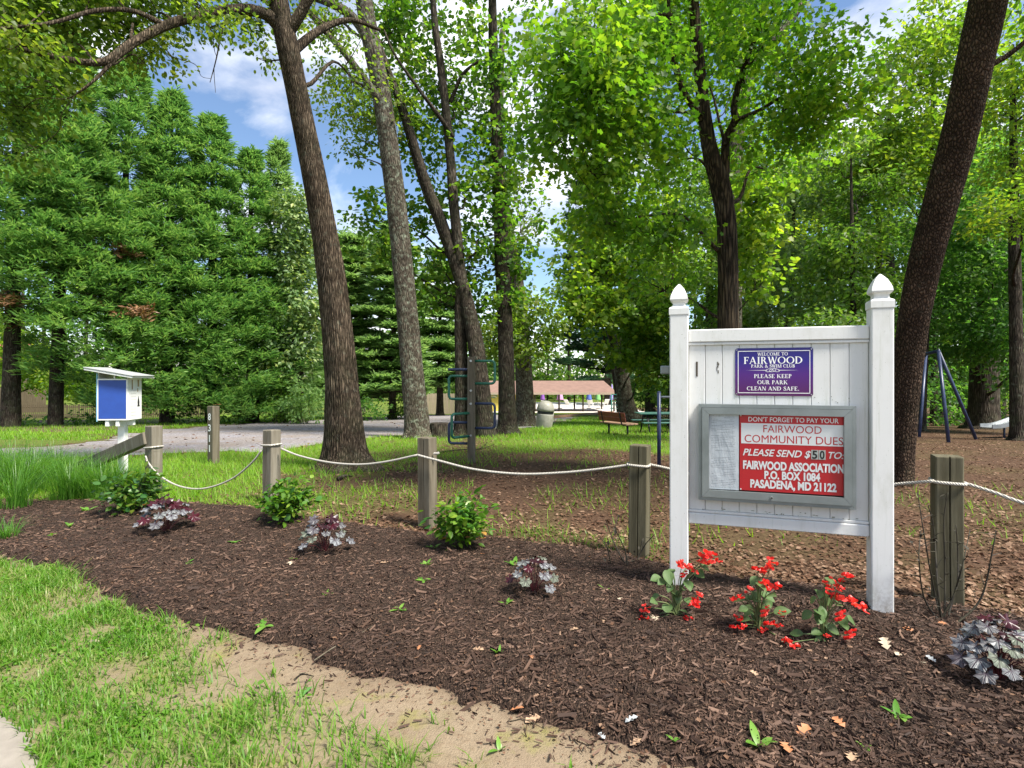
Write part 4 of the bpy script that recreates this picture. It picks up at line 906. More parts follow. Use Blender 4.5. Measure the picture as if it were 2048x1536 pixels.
pine('distant pine behind the yellow wall', 1010, 80, 12, 1010, 560, 60, 770, MAT['leaf_pine'], 306, 12, k=12)
# -- broadleaf fillers on the left and in the middle
W('vine draped tree with pale leaves left of the big oak', 600, 32, 18, 380, [(600, 430, 31, 45, 60, 1.5, 34), (590, 520, 31, 50, 60, 1.5, 36), (610, 620, 31, 50, 60, 1.5, 34), (585, 700, 31, 60, 60, 1.6, 30)], MAT['leaf_vine'], .24, 0, 'broadleaf trees beyond the driveway', 26, .7, 'vine_covered_tree')
W('light green tree low in the sky gap right of the big oak', 720, 58, 18, 440, [(700, 500, 56, 60, 40, 3, 34), (760, 520, 56, 50, 50, 3, 34), (700, 580, 56, 60, 50, 3, 34), (640, 520, 56, 40, 50, 3, 24)], MAT['leaf_vine'], .36, 0, 'broadleaf trees beyond the driveway', 26, 1.1)
W('yellow green tree glimpsed through the left spruce trunks', 20, 40, 16, 560, [(-20, 690, 40, 90, 70, 2, 40), (60, 730, 40, 60, 50, 2, 30), (140, 760, 40, 60, 40, 2, 30)], MAT['leaf_bright'], .28, 0, 'broadleaf trees beyond the driveway', 26, .8)
for i, (lab, u, vb, Y, ru, rv, n, m) in enumerate([
    ('leafy bush under the last spruce beside the driveway', 560, 826, 30, 75, 55, 50, 'leaf_wood'), ('bush with long drooping leaves left of the big oak base', 610, 824, 29, 45, 45, 34, 'leaf_pine'),
    ('low dark shrubs under the brown stemmed pine', 720, 832, 33, 60, 28, 30, 'leaf_deep'), ('low shrub behind the pale trunk foot', 800, 830, 36, 40, 26, 22, 'leaf_wood'),
    ('dark shrub under the spruces behind the blue box', 200, 850, 27, 60, 12, 18, 'leaf_deep'), ('ground hugging shrub under the leftmost spruces', 60, 858, 26, 60, 9, 14, 'leaf_deep'),
    ('low shrub under the broad spruce by the numbered post', 430, 838, 29, 110, 30, 40, 'leaf_deep'), ('shaded undergrowth shrub left of the swing frame', 1740, 820, 28, 90, 60, 40, 'leaf_wood'),
    ('shaded undergrowth shrub behind the swing frame', 1880, 830, 27, 80, 50, 40, 'leaf_deep'), ('shaded undergrowth shrub right of the wide dark trunk', 2030, 826, 27, 70, 60, 36, 'leaf_wood'),
    ('undergrowth shrub behind the notice board', 1560, 820, 32, 110, 60, 40, 'leaf_wood'), ('undergrowth shrub behind the picnic tables', 1330, 815, 40, 60, 30, 30, 'leaf_deep')]):
    b = Q(u, vb, Y); b.z = Hf(b.x, b.y)
    t = thing('shrub', lab, 'shrub', b, 0, 'undergrowth shrubs')
    rr = np.random.RandomState(400 + i); g = Geo(); s = Geo()
    r = np.array([ru * Y / FPX, .9, rv * Y / FPX])
    cc = blobpts([0, 0, r[2] * .9], r, n, rr, .1); cc[:, 2] = np.maximum(cc[:, 2], .08)
    leafcloud(g, cc, 26, .5, .19, OVAL if i % 2 else KITE, rr, .6, .3)
    for q in cc[::4]: s.tube(curve([(q[0] * .2, q[1] * .2, -.05), (q[0] * .5, q[1] * .5, q[2] * .6), q], 3), np.linspace(.018, .004, 7), 4, False)
    s.obj('stems', MAT['bark_dark'], t); g.obj('foliage', MAT[m], t)
def farwoods():
    rr = np.random.RandomState(77); g = Geo(); s = Geo()
    for u in np.arange(-500, 2700, 42):
        if 430 < u < 640: hi = 600
        elif 640 <= u < 1130: hi = 640
        else: hi = 420
        Y = rr.uniform(88, 112); z0 = Hf(0, Y); top = Q(u, hi + rr.uniform(-60, 60), Y).z; x = (u - U0) / FPX * Y
        s.tube([(x, Y, z0 - .3), (x, Y, top - 1)], [.35, .1], 6, False)
        cc = blobpts([x, Y, (z0 + top) / 2], [4.6, 3.5, (top - z0) / 2 + .5], 62, rr, .1); cc[::3, 2] = rr.uniform(z0, z0 + 6, len(cc[::3]))
        leafcloud(g, cc, 17, 1.6, .80, KITE, rr, .5, .3)
    o = kind(g.obj('far_woods', MAT['leaf_wood']), 'stuff'); tag(o, 'far wall of green woodland closing the view behind the pavilion', 'woods')
    o2 = kind(s.obj('far_trunks', MAT['bark_far']), 'stuff'); tag(o2, 'thin far trunks standing inside the distant woodland', 'woods')
farwoods()

# ------------------------------------------------------------------ lettering
def text_mesh(s, bold=0.0, shear=0.0):
    cu = bpy.data.curves.new('lettering', 'FONT'); cu.body = s; cu.size = 1.0; cu.offset = bold; cu.shear = shear; cu.resolution_u = 4
    o = bpy.data.objects.new('lettering', cu); col.objects.link(o)
    dg = bpy.context.evaluated_depsgraph_get()
    me = bpy.data.meshes.new_from_object(o.evaluated_get(dg))
    bpy.data.objects.remove(o); bpy.data.curves.remove(cu)
    return me
_h = text_mesh('H'); CAP = max(v.co.y for v in _h.vertices)
def put_text(s, x0, x1, zc, cap, y, mat, parent, bold=0.0, shear=0.0, name='lettering'):
    """flat print facing -y, stretched between x0 and x1"""
    me = text_mesh(s, bold, shear); n = len(me.vertices)
    co = np.zeros(n * 3, np.float32); me.vertices.foreach_get('co', co); co = co.reshape(-1, 3)
    a, b = co[:, 0].min(), co[:, 0].max()
    X_ = x0 + (co[:, 0] - a) / (b - a) * (x1 - x0); Z_ = zc + (co[:, 1] / CAP - .5) * cap
    me.vertices.foreach_set('co', np.stack([X_, np.full(n, y), Z_], 1).astype(np.float32).ravel()); me.update()
    me.materials.clear(); me.materials.append(mat); me.name = name
    o = bpy.data.objects.new(name, me); col.objects.link(o); o.parent = parent
    return o
def glyph(c):
    """Roman capitals with thick and thin strokes and serifs, one unit high"""
    S, T, se, so = .17, .075, .06, .06; out = []
    def rect(x0, y0, x1, y1): out.append([(x0, y0), (x1, y0), (x1, y1), (x0, y1)])
    def stem(x, w=S, b=1, t=1):
        rect(x, 0, x + w, 1)
        if b: rect(x - so, 0, x + w + so, se)
        if t: rect(x - so, 1 - se, x + w + so, 1)
    def ser(x, y, w): rect(x - so, y, x + w + so, y + se)
    def diag(xa, ya, xb, yb, w): out.append([(xa, ya), (xa + w, ya), (xb + w, yb), (xb, yb)])
    def ring(cx, cy, rx, ry, tx, ty, a0, a1, n=18):
        for k in range(n):
            p = [math.radians(a0 + (a1 - a0) * (k + d) / n) for d in (0, 1)]
            out.append([(cx + rx * math.cos(p[0]), cy + ry * math.sin(p[0])), (cx + rx * math.cos(p[1]), cy + ry * math.sin(p[1])), (cx + (rx - tx) * math.cos(p[1]), cy + (ry - ty) * math.sin(p[1])), (cx + (rx - tx) * math.cos(p[0]), cy + (ry - ty) * math.sin(p[0]))])
    def stroke(pts, w):
        c_ = curve(pts, 6); t_ = norm(np.gradient(c_, axis=0)); w_ = np.interp(np.linspace(0, 1, len(c_)), np.linspace(0, 1, len(w)), w)
        n_ = np.stack([-t_[:, 1], t_[:, 0]], 1) * w_[:, None] / 2
        for k in range(len(c_) - 1): out.append([tuple(c_[k] + n_[k]), tuple(c_[k + 1] + n_[k + 1]), tuple(c_[k + 1] - n_[k + 1]), tuple(c_[k] - n_[k])])
    adv = .7
    if c == 'A': diag(.04, 0, .36, 1, T); diag(.62, 0, .30, 1, S); rect(.18, .28, .66, .35); ser(.04, 0, T); ser(.62, 0, S); adv = .88
    elif c in 'BPR':
        stem(.07); top = .46 if c != 'B' else .5
        ring(.27, (1 + top) / 2, .31, (1 - top) / 2, S * .95, T, -90, 90); rect(.24, 1 - T, .28, 1); rect(.24, top, .28, top + T); adv = .64
        if c == 'R': diag(.56, 0, .30, .5, S); ser(.58, 0, S); adv = .82
        if c == 'B': ring(.27, .27, .36, .27, S, T, -90, 90); rect(.24, 0, .28, T); adv = .70
    elif c in 'CG': ring(.46, .5, .46, .5, S, T, 42, 318, 26); rect(.74, .68, .80, .95); adv = .86
    elif c == 'D': stem(.07); ring(.30, .5, .54, .5, S, T, -90, 90, 22); rect(.24, 0, .31, T); rect(.24, 1 - T, .31, 1); adv = .90
    elif c in 'EF':
        stem(.07); rect(.24, 1 - T, .58, 1); rect(.53, .80, .59, 1); rect(.24, .47, .46, .54); rect(.42, .38, .47, .63); adv = .64
        if c == 'E': rect(.24, 0, .60, T); rect(.55, 0, .62, .22); adv = .68
    elif c == 'I': stem(.08); adv = .36
    elif c == 'K': stem(.07); diag(.22, .42, .62, 1, T); diag(.64, 0, .30, .56, S); ser(.62, 1 - se, T); ser(.64, 0, S); adv = .88
    elif c == 'L': stem(.07); rect(.24, 0, .58, T); rect(.53, 0, .60, .24); adv = .64
    elif c == 'M': stem(.08, T); diag(.40, 0, .06, 1, S); diag(.46, 0, .80, 1, T); stem(.82, S); adv = 1.08
    elif c == 'N': stem(.08, T, 1, 0); diag(.58, 0, .04, 1, S); stem(.68, T, 0, 1); ser(.04, 1 - se, T); adv = .86
    elif c == 'O': ring(.47, .5, .47, .5, S, T, 0, 360, 34); adv = .96
    elif c == 'S': stroke([(.50, .80), (.40, .95), (.22, .93), (.10, .76), (.24, .58), (.42, .44), (.50, .24), (.36, .06), (.16, .05), (.05, .22)], [.06, .08, .10, .13, .19, .19, .13, .10, .08, .06]); rect(.46, .72, .52, .97); rect(.02, .03, .08, .30); adv = .58
    elif c == 'T': stem(.30, S, 1, 0); rect(0, 1 - T, .77, 1); rect(0, .78, .06, 1); rect(.71, .78, .77, 1); adv = .78
    elif c == 'U': rect(.07, .30, .07 + S, 1); ser(.07, 1 - se, S); rect(.66, .30, .66 + T, 1); ser(.66, 1 - se, T); ring(.405, .32, .335, .32, S * .9, T, 180, 360); adv = .84
    elif c == 'W': diag(.26, 0, .0, 1, S); diag(.30, 0, .52, 1, T); diag(.68, 0, .44, 1, S); diag(.74, 0, .98, 1, T); ser(.0, 1 - se, S); ser(.96, 1 - se, T); adv = 1.10
    elif c == '&': stroke([(.78, .42), (.66, .18), (.46, .03), (.22, .03), (.08, .22), (.20, .42), (.42, .60), (.48, .82), (.34, .96), (.20, .82), (.30, .58), (.52, .28), (.80, .03)], [.08, .07, .07, .12, .15, .10, .09, .09, .08, .12, .14, .15, .15]); adv = .84
    elif c == '.': rect(.05, 0, .22, .17); adv = .28
    elif c == ' ': adv = .34
    return out, adv
def put_serif(s, x0, x1, zc, cap, y, mat, parent):
    polys = []; pen = 0
    for ch in s:
        p, a = glyph(ch); polys += [[(q[0] + pen, q[1]) for q in pl] for pl in p]; pen += a + .05
    pen -= .05; g = Geo()
    for i, pl in enumerate(polys):
        yy = y - 1.2e-5 * (i % 40)
        g.add([(x0 + q[0] / pen * (x1 - x0), yy, zc + (q[1] - .5) * cap) for q in pl], [list(range(4))])
    return g.obj('lettering', mat, parent)

# ------------------------------------------------------------------ notice board
SX, SY, SL, SR = 1.205, 4.10, 1.253, math.atan2(-0.40, 1.188)
def S2W(x, y, z):
    return Vector((SX + x * math.cos(SR) - y * math.sin(SR), SY + x * math.sin(SR) + y * math.cos(SR), z))
board = thing('notice_board', 'white vinyl community notice board on two posts with pointed finials', 'notice board', S2W(0, 0, 0), SR)
for i, x in enumerate((0, SL)):
    p = Geo().box((x, 0, 1.02), (.127, .127, 2.06), bev=.007).obj('post', MAT['vinyl'], board)
    prof = [(.0, 2.045), (.0665, 2.045), (.0675, 2.05), (.0675, 2.092), (.062, 2.10), (.046, 2.108), (.042, 2.122), (.044, 2.136), (.056, 2.146), (.059, 2.150), (.061, 2.158), (.057, 2.182), (.048, 2.205), (.036, 2.232), (.018, 2.256), (.006, 2.270), (.001, 2.273)]
    f = Geo().lathe(prof, (x, 0, 0), sq=True).obj('finial', MAT['vinyl'], p)
def rail(z0, z1, lip):
    g = Geo().box((SL / 2, 0, (z0 + z1) / 2), (SL - .127 - .002, .056, z1 - z0), bev=.006)
    o = g.obj('rail', MAT['vinyl'], board)
    Geo().box((SL / 2, 0, lip), (SL - .127 - .002, .044, .020), bev=.004).obj('rail_lip', MAT['vinyl'], o)
rail(1.850, 1.940, 1.838); rail(.562, .640, .652)
n_pl = 10; x0, x1 = .0655, SL - .0655; pw = (x1 - x0) / n_pl
plank = Geo().box((0, 0, 0), (pw - .0025, .018, 1.168), bev=.0035).mesh('plank'); plank.materials.append(MAT['vinyl'])
for k in range(n_pl): inst('plank', plank, board, (x0 + pw * (k + .5), 0, 1.246))
Geo().box((SL / 2, .004, 1.246), (SL - .14, .004, 1.16)).obj('backing', MAT['faint_ink'], board)
Geo().box((.121, -.0098, 1.66), (.012, .004, .105)).obj('slot', plain('dark_slot', (.05, .035, .02)), board)
g = Geo(); rr = np.random.RandomState(3)
for k in range(9): g.box((.262 + rr.uniform(-.007, .007), -.0095, 1.665 + rr.uniform(-.05, .04)), (rr.uniform(.004, .009), .002, rr.uniform(.008, .03)))
g.obj('paint_scrape', plain('scraped_mark', (.14, .13, .11)), board)
Geo().box((-.0985, .03, 1.655), (.07, .02, .062), bev=.006).obj('bracket', MAT['alu'], board)
Geo().box((-.0995, .0185, 1.655), (.046, .004, .042), bev=.001).obj('bracket_plate', plain('dull_grey_plate', (.24, .26, .25)), board)
g = Geo()
for k in range(26):
    g.box((rr.uniform(.1, 1.15), -.0097, .664 + abs(rr.normal(0, .012))), (rr.uniform(.004, .02), .0015, rr.uniform(.002, .006)))
for k in range(12):
    g.box((rr.uniform(.35, 1.1), -.0097, 1.425 + rr.uniform(0, .05)), (rr.uniform(.002, .006), .0015, rr.uniform(.002, .007)))
g.obj('dirt_speck', plain('grey_green_dirt', (.20, .21, .15)), board)

# display case
CX0, CX1, CZ0, CZ1 = .132, 1.101, .745, 1.415
def frame_bars(x0, x1, z0, z1, w, y0, y1, wb=None):
    wb = wb or w; g = Geo()
    A_ = [(x0, z0), (x1, z0), (x1, z1), (x0, z1)]; I_ = [(x0 + w, z0 + wb), (x1 - w, z0 + wb), (x1 - w, z1 - w), (x0 + w, z1 - w)]
    for k in range(4):
        j = (k + 1) % 4; e = .0008
        q = [A_[k], A_[j], I_[j], I_[k]]; c = np.mean(q, axis=0); q = [tuple(np.array(p) + norm(c - np.array(p)) * e) for p in q]
        V = [(p[0], y0, p[1]) for p in q] + [(p[0], y1, p[1]) for p in q]
        b = .002
        g.add(V, [[[0, 1, 2, 3], [7, 6, 5, 4], [0, 4, 5, 1], [1, 5, 6, 2], [2, 6, 7, 3], [3, 7, 4, 0]]])
    return g
case = frame_bars(CX0, CX1, CZ0, CZ1, .022, -.078, -.012).obj('display_case', MAT['alu'], board)
case['label'] = 'grey aluminium display case with mitred frame'
frame_bars(CX0 + .024, CX1 - .024, CZ0 + .024, CZ1 - .024, .046, -.086, -.066, .050).obj('door_frame', MAT['alu'], case)
Geo().box(((CX0 + CX1) / 2, -.016, (CZ0 + CZ1) / 2), (CX1 - CX0 - .03, .006, CZ1 - CZ0 - .03)).obj('back_panel', MAT['black'], case)
Geo().add([(CX0 + .06, -.073, CZ0 + .06), (CX1 - .06, -.073, CZ0 + .06), (CX1 - .06, -.073, CZ1 - .06), (CX0 + .06, -.073, CZ1 - .06)], [[0, 1, 2, 3]]).obj('glass_pane', MAT['glass'], case)
Geo().tube([(.60, -.084, CZ0 + .046), (.60, -.097, CZ0 + .046)], .0095, 16).obj('lock', MAT['steel'], case)
Geo().tube([(.60, -.0955, CZ0 + .046), (.60, -.0985, CZ0 + .046)], .0055, 12).obj('keyhole', MAT['black'], case)

# plaque
PX0, PX1, PZ0, PZ1 = .375, .862, 1.474, 1.803
pg = Geo(); rp = []
for cx, cz, a in ((PX1 - .016, PZ1 - .016, 0), (PX0 + .016, PZ1 - .016, 90), (PX0 + .016, PZ0 + .016, 180), (PX1 - .016, PZ0 + .016, 270)):
    for k in range(6): t_ = math.radians(a + 18 * k); rp.append((cx + .016 * math.cos(t_), cz + .016 * math.sin(t_)))
pg.prism(rp, -.0135, -.0105, lambda x, z, y: (x, y, z))
plaque = pg.obj('welcome_plaque', MAT['plaque'], board); plaque['label'] = 'blue to purple welcome plaque with white serif lettering'
PW, PH = PX1 - PX0, PZ1 - PZ0
def pl(fx): return PX0 + PW * fx
def pz(fy): return PZ1 - PH * fy
for s, a, b, yc, h in (('WELCOME TO', .295, .685, .128, .068), ('FAIRWOOD', .115, .872, .258, .145), ('PARK & SWIM CLUB', .212, .775, .378, .068), ('PLEASE KEEP', .25, .733, .588, .082), ('OUR PARK', .293, .683, .716, .082), ('CLEAN AND SAFE.', .155, .828, .846, .082)):
    put_serif(s, pl(a), pl(b), pz(yc), h * PH, -.0142, MAT['white_print'], plaque)
b = frame_bars(pl(.036), pl(.964), pz(.945), pz(.058), .0042, -.0142, -.0136).obj('border_line', MAT['white_print'], plaque)
g = Geo()
g.add([(pl(.15), -.0142, pz(.466)), (pl(.42), -.0142, pz(.472)), (pl(.42), -.0142, pz(.460))], [[0, 1, 2]]); g.add([(pl(.83), -.0142, pz(.466)), (pl(.56), -.0142, pz(.472)), (pl(.56), -.0142, pz(.460))], [[0, 1, 2]])
for dx, sgn in ((-.022, 1), (.022, -1), (0, 1)):
    cpts = []
    for k in range(13):
        t_ = 2 * math.pi * k / 12; cpts.append((pl(.49) + dx + .020 * math.cos(t_) + sgn * .008 * math.sin(t_), pz(.466) + .011 * math.sin(t_)))
    for k in range(12):
        p, q = np.array(cpts[k]), np.array(cpts[k + 1]); d = norm(q - p); n_ = np.array([-d[1], d[0]]) * .0013; yy = -.01422 - .00002 * k - .0002 * (dx > 0) - .0003 * (dx == 0)
        g.add([(v[0], yy, v[1]) for v in (p - n_, q - n_, q + n_, p + n_)], [[0, 1, 2, 3]])
g.obj('ornament', MAT['white_print'], plaque)
for fx in (.022, .978):
    for fy in (.035, .965): Geo().tube([(pl(fx), -.013, pz(fy)), (pl(fx), -.0165, pz(fy))], .0042, 10).obj('screw', MAT['steel'], plaque)

# poster and page inside the case
QX0, QX1, QZ0, QZ1 = .401, 1.040, .826, 1.352
poster = thing('dues_poster', 'red and white community dues poster inside the display case', 'poster', S2W((QX0 + QX1) / 2, -.056, QZ0), SR)
QW, QH = QX1 - QX0, QZ1 - QZ0
qx = lambda f: (f - .5) * QW
qz = lambda f: QH * (1 - f)
Geo().box((0, 0, QH / 2), (QW, .004, QH), bev=.001).obj('sheet', MAT['red_print'], poster)
Geo().box((qx(.507), -.0026, (qz(.122) + qz(.388)) / 2), (QW * .982, .0008, qz(.122) - qz(.388))).obj('white_band', MAT['white_print'], poster)
YT = -.0036
for s, a, b, yc, h, m, bo, sh in (("DON'T FORGET TO PAY YOUR", .088, .944, .070, .058, 'white_print', .012, 0), ('FAIRWOOD', .235, .788, .190, .092, 'red_print', 0, 0), ('COMMUNITY DUES', .050, .985, .322, .096, 'red_print', 0, 0),
        ('PLEASE SEND $', .033, .688, .500, .084, 'white_print', .018, .28), ('TO:', .852, .993, .500, .080, 'white_print', .018, .28), ('FAIRWOOD ASSOCIATION', .035, .992, .665, .098, 'white_print', .042, 0), ('P.O. BOX 1084', .245, .775, .785, .094, 'white_print', .042, 0), ('PASADENA, MD 21122', .107, .925, .905, .096, 'white_print', .042, 0)):
    put_text(s, qx(a), qx(b), qz(yc), h * QH, YT, MAT[m], poster, bo, sh)
for s, a, b in (('5', .700, .748), ('0', .770, .815)):
    pl_ = Geo().box(((qx(a) + qx(b)) / 2, -.0042, qz(.500)), (QW * .064, .0016, QH * .118)).obj('number_plate', MAT['grey_print'], poster)
    put_text(s, qx(a), qx(b), qz(.500), .096 * QH, -.0056, MAT['ink'], pl_, .03, 0, 'numeral')
for fx, fy in ((.012, .025), (.012, .985)): Geo().tube([(qx(fx), -.002, qz(fy)), (qx(fx), -.006, qz(fy))], .005, 10).obj('push_pin', MAT['white'], poster)
NX0, NX1 = .196, .396
page = Geo(); nx_, nz_ = 10, 24
xs = np.linspace(0, NX1 - NX0, nx_); zs = np.linspace(0, .53, nz_); XX, ZZ = np.meshgrid(xs, zs)
YY = .006 * np.sin(XX * 22 + ZZ * 4) * (ZZ / .53) - .004
pgm, _ = gridmesh(XX, YY, ZZ)
po = pgm.obj('typed_notice', MAT['paper'], None, True, loc=S2W(NX0, -.056, .823)); po.rotation_euler = (0, 0, SR)
tag(po, 'typed white page at the left inside the display case', 'notice')

# ------------------------------------------------------------------ rope fence
LINE = math.atan2(-.95, 2.05)
def fence_post(label, u, Y, top, mat, s=.15, name='fence_post', rz=LINE, notch=True, group='rope fence posts', base=None):
    x = (u - U0) / FPX * Y; z0 = Hf(x, Y); zt = CAMH - (top - V0) / FPX * Y
    h = s / 2; b = .008
    poly = [(-h, -h + b), (-h + b, -h)] + ([(-.004, -h), (.001, -h + .022), (.006, -h)] if notch else []) + [(h - b, -h), (h, -h + b), (h, h - b), (h - b, h), (-h + b, h), (-h, h - b)]
    g = Geo(); n = len(poly); rr = np.random.RandomState(int(u))
    zz = [-.15, .0, (zt - z0) * .33, (zt - z0) * .66, zt - z0 - .006, zt - z0]
    V = []
    for k, z in enumerate(zz):
        sc_ = 1 - .03 * (k == 5)
        V += [(p[0] * sc_ + (.002 * math.sin(3 * z + u)), p[1] * sc_ + .002 * math.cos(2.3 * z + u), z + (rr.uniform(-.002, .002) if k > 3 else 0)) for p in poly]
    F = [[i * n + j, i * n + (j + 1) % n, i * n + n + (j + 1) % n, i * n + n + j] for i in range(len(zz) - 1) for j in range(n)]
    g.add(V, [F, [[(len(zz) - 1) * n + j for j in range(n)]]])
    o = g.obj(name, mat, None, loc=(x, Y, z0)); o.rotation_euler = (rr.uniform(-.012, .012), rr.uniform(-.012, .012), rz)
    tag(o, label, 'post', group); return o
P1 = fence_post('square grey rope post with slanted timber leaning on it', 307, 7.82, 852, MAT['wood_grey'], .155)
P2 = fence_post('grey rope post left of the big oak with rope looped round', 543, 6.90, 860, MAT['wood_grey'], .15)
P3 = fence_post('split brown rope post right of the big oak by a round shrub', 855, 5.97, 875, MAT['wood_mid'], .15)
P4 = fence_post('mossy rope post standing just left of the notice board', 1278, 5.06, 890, MAT['wood_green'], .16)
P5 = fence_post('dark cracked rope post right of the notice board', 1895, 3.96, 912, MAT['wood_green'], .16)
P6 = fence_post('next rope post beyond the right edge of view', 2880, 3.05, 950, MAT['wood_green'], .16)
def rope_px(pts, r=.0115, n=10):
    a = [tuple(Q(*p)) for p in pts]
    return curve(a, n), r
def loop_round(px, Y, v, s, rz=LINE, tilt=0.0):
    x = (px - U0) / FPX * Y; z = CAMH - (v - V0) / FPX * Y; out = []
    for k in range(25):
        t_ = 2 * math.pi * k / 24; c_, s_ = math.cos(t_), math.sin(t_); m_ = max(abs(c_), abs(s_)); m_ = m_ * .75 + .25 * 1.0
        lx, ly = (s / 2 + .013) * c_ / m_, (s / 2 + .013) * s_ / m_
        out.append((x + lx * math.cos(rz) - ly * math.sin(rz), Y + lx * math.sin(rz) + ly * math.cos(rz), z + tilt * c_))
    return out
def rope(label, spans, loops=()):
    g = Geo()
    for p in spans: c_, r = rope_px(p); g.tube(c_, r, 8)
    for lp in loops: g.tube(loop_round(*lp), .0115, 8, False)
    o = g.obj('rope', MAT['rope'], None, True); tag(o, label, 'rope', 'ropes slung between the posts')
rope('deeply sagging rope between the slanted timber post and the next post', [[(291, 912, 7.72), (297, 926, 7.7), (318, 950, 7.62), (352, 970, 7.5), (392, 978, 7.36), (430, 972, 7.22), (470, 954, 7.05), (505, 924, 6.9), (523, 901, 6.84)]], [(307, 7.82, 894, .155, LINE, .01)])
rope('slack rope hanging across the foot of the big oak', [[(562, 897, 6.86), (600, 912, 6.7), (660, 925, 6.5), (720, 929, 6.3), (775, 923, 6.1), (835, 910, 5.9)]], [(543, 6.90, 889, .15, LINE, .004)])
rope('long shallow rope between the split post and the mossy post', [[(835, 910, 5.88), (880, 922, 5.78), (950, 939, 5.6), (1040, 948, 5.45), (1130, 945, 5.3), (1200, 938, 5.15), (1257, 930, 5.04)]], [(1278, 5.06, 929, .16, LINE, -.004)])
rope('rope passing behind the notice board', [[(1299, 929, 5.04), (1340, 938, 4.98), (1450, 965, 4.8), (1570, 982, 4.55), (1680, 984, 4.35), (1780, 970, 4.15), (1868, 962, 3.93)]], [(1895, 3.96, 963, .16, LINE, -.003)])
rope('rope leaving the frame at the right edge', [[(1922, 964, 3.93), (1985, 984, 3.8), (2060, 1010, 3.65), (2250, 1060, 3.45), (2500, 1075, 3.25), (2850, 1050, 3.05)]])
Geo().tube(rope_px([(868, 907, 5.92), (874, 907, 5.9), (878, 905, 5.9)])[0], .013, 8).obj('rope_knot', MAT['rope'], P3).matrix_parent_inverse = (Matrix.Translation(P3.location) @ P3.rotation_euler.to_matrix().to_4x4()).inverted()
a_, b_ = Q(296, 876, 7.80), Q(140, 945, 8.9)
d = b_ - a_; M_ = d.to_track_quat('X', 'Z').to_matrix()
o = Geo().box((0, 0, 0), (d.length, .12, .17), bev=.008).obj('slanted_timber', MAT['wood_grey'], None, loc=(a_ + b_) / 2)
o.rotation_euler = M_.to_euler(); tag(o, 'grey timber beam slanting from the rope post down into tall grass', 'timber')
np_ = fence_post('weathered grey post with white house number 8311', 427, 10.97, 812, MAT['wood_mid'], .155, 'numbered_post', LINE, False, None)
for s, v in (('8', 833), ('3', 855), ('1', 876), ('1', 896)):
    z = CAMH - (v - V0) / FPX * 10.97 - np_.location.z
    put_text(s, -.045 + (.024 if s == '1' else 0), .030 - (.024 if s == '1' else 0), z, .125, -.0805, MAT['white_print'], np_, .02, 0, 'numeral')
lf = Geo(); scatter(lf, np.array([[0, 0, 0.0]]), .20, np.array([[0, 0, 1.0]]), np.array([[1, .3, .12]]), OAK, 1.2)
o = lf.obj('fallen_leaf', plain('orange_dead_leaf', (.36, .13, .05), None, .7), None, loc=Q(421, 810.5, 10.97)); tag(o, 'orange dead leaf lying on top of the numbered post', 'leaf')

# ------------------------------------------------------------------ blue box on a white post
bx = (240 - U0) / FPX * 8.3
box = thing('book_box', 'small blue and white wooden box with slanted roof on a post', 'box', (bx, 8.3, Hf(bx, 8.3)), math.radians(5))
zb = lambda v: CAMH - (v - V0) / FPX * 8.3 - box.location.z
W_, D_ = .42, .34; z0, z1, z2 = zb(839), zb(757), zb(747)
Geo().box((.04, 0, (z0 - .35) / 2), (.10, .09, z0 - .10 + .35), bev=.006).obj('post', MAT['white'], box)
for x in (-.08, .06): Geo().box((x, -.02, z0 - .045), (.05, D_ * .9, .085), bev=.004).obj('bracket', MAT['white'], box)
Geo().box((.06, .04, z0 - .045), (.24, .05, .08), bev=.004).obj('bracket_bar', MAT['white'], box)
body = Geo()
for sgn in (-1, 1):
    top = z1 + (.11 if sgn < 0 else .01)
    body.box((sgn * (W_ / 2 - .009), 0, (z0 + top) / 2), (.018, D_, top - z0), bev=.003)
body.box((0, 0, z0 + .009), (W_ - .04, D_ - .004, .018)); body.box((0, D_ / 2 - .008, (z0 + z1) / 2), (W_ - .04, .014, z1 - z0 - .04))
bo = body.obj('case', MAT['white'], box)
g = frame_bars(-W_ / 2 + .004, W_ / 2 - .003, z0 + .002, z1 - .004, .018, -D_ / 2 - .016, -D_ / 2 - .001); g.obj('door_frame', MAT['white'], bo)
Geo().box((-W_ / 2 + .003, -D_ / 2 - .009, (z0 + z1) / 2 + .03), (.012, .017, z1 - z0 + .09)).obj('edge_trim', MAT['cyan_edge'], bo)
Geo().box((0, -D_ / 2 - .010, (z0 + z1) / 2), (W_ - .045, .012, z1 - z0 - .045), bev=.002).obj('door', MAT['blue'], box)
Geo().box((.02, -D_ / 2 + .01, z1 + .025), (.02, .02, .05)).obj('prop', MAT['white'], bo)
ang = math.atan2(.155, .86); Mr = Matrix.Rotation(ang, 3, 'Y')
rf = Geo().box((.0, -.01, z1 + .075), (.66, D_ + .20, .028), M=Mr, bev=.003).obj('roof', MAT['white'], box)
Geo().box((.006, -.01, z1 + .098), (.68, D_ + .22, .012), M=Mr, bev=.002).obj('roof_shingles', plain('grey_shingle', (.33, .34, .34), (.25, .26, .25), .8, 9, .4, 60), rf)
sx_ = W_ / 2 + .0012
def side_print(mat, rects, name):
    g = Geo()
    for y0, y1, za, zc in rects: g.add([(sx_, y0, za), (sx_, y1, za), (sx_, y1, zc), (sx_, y0, zc)], [[0, 1, 2, 3]])
    g.obj(name, mat, bo)
Hh = z1 - z0
g = Geo(); yb, zb0 = .085, z0 + .31 * Hh                                     # dark bottle-shaped mark
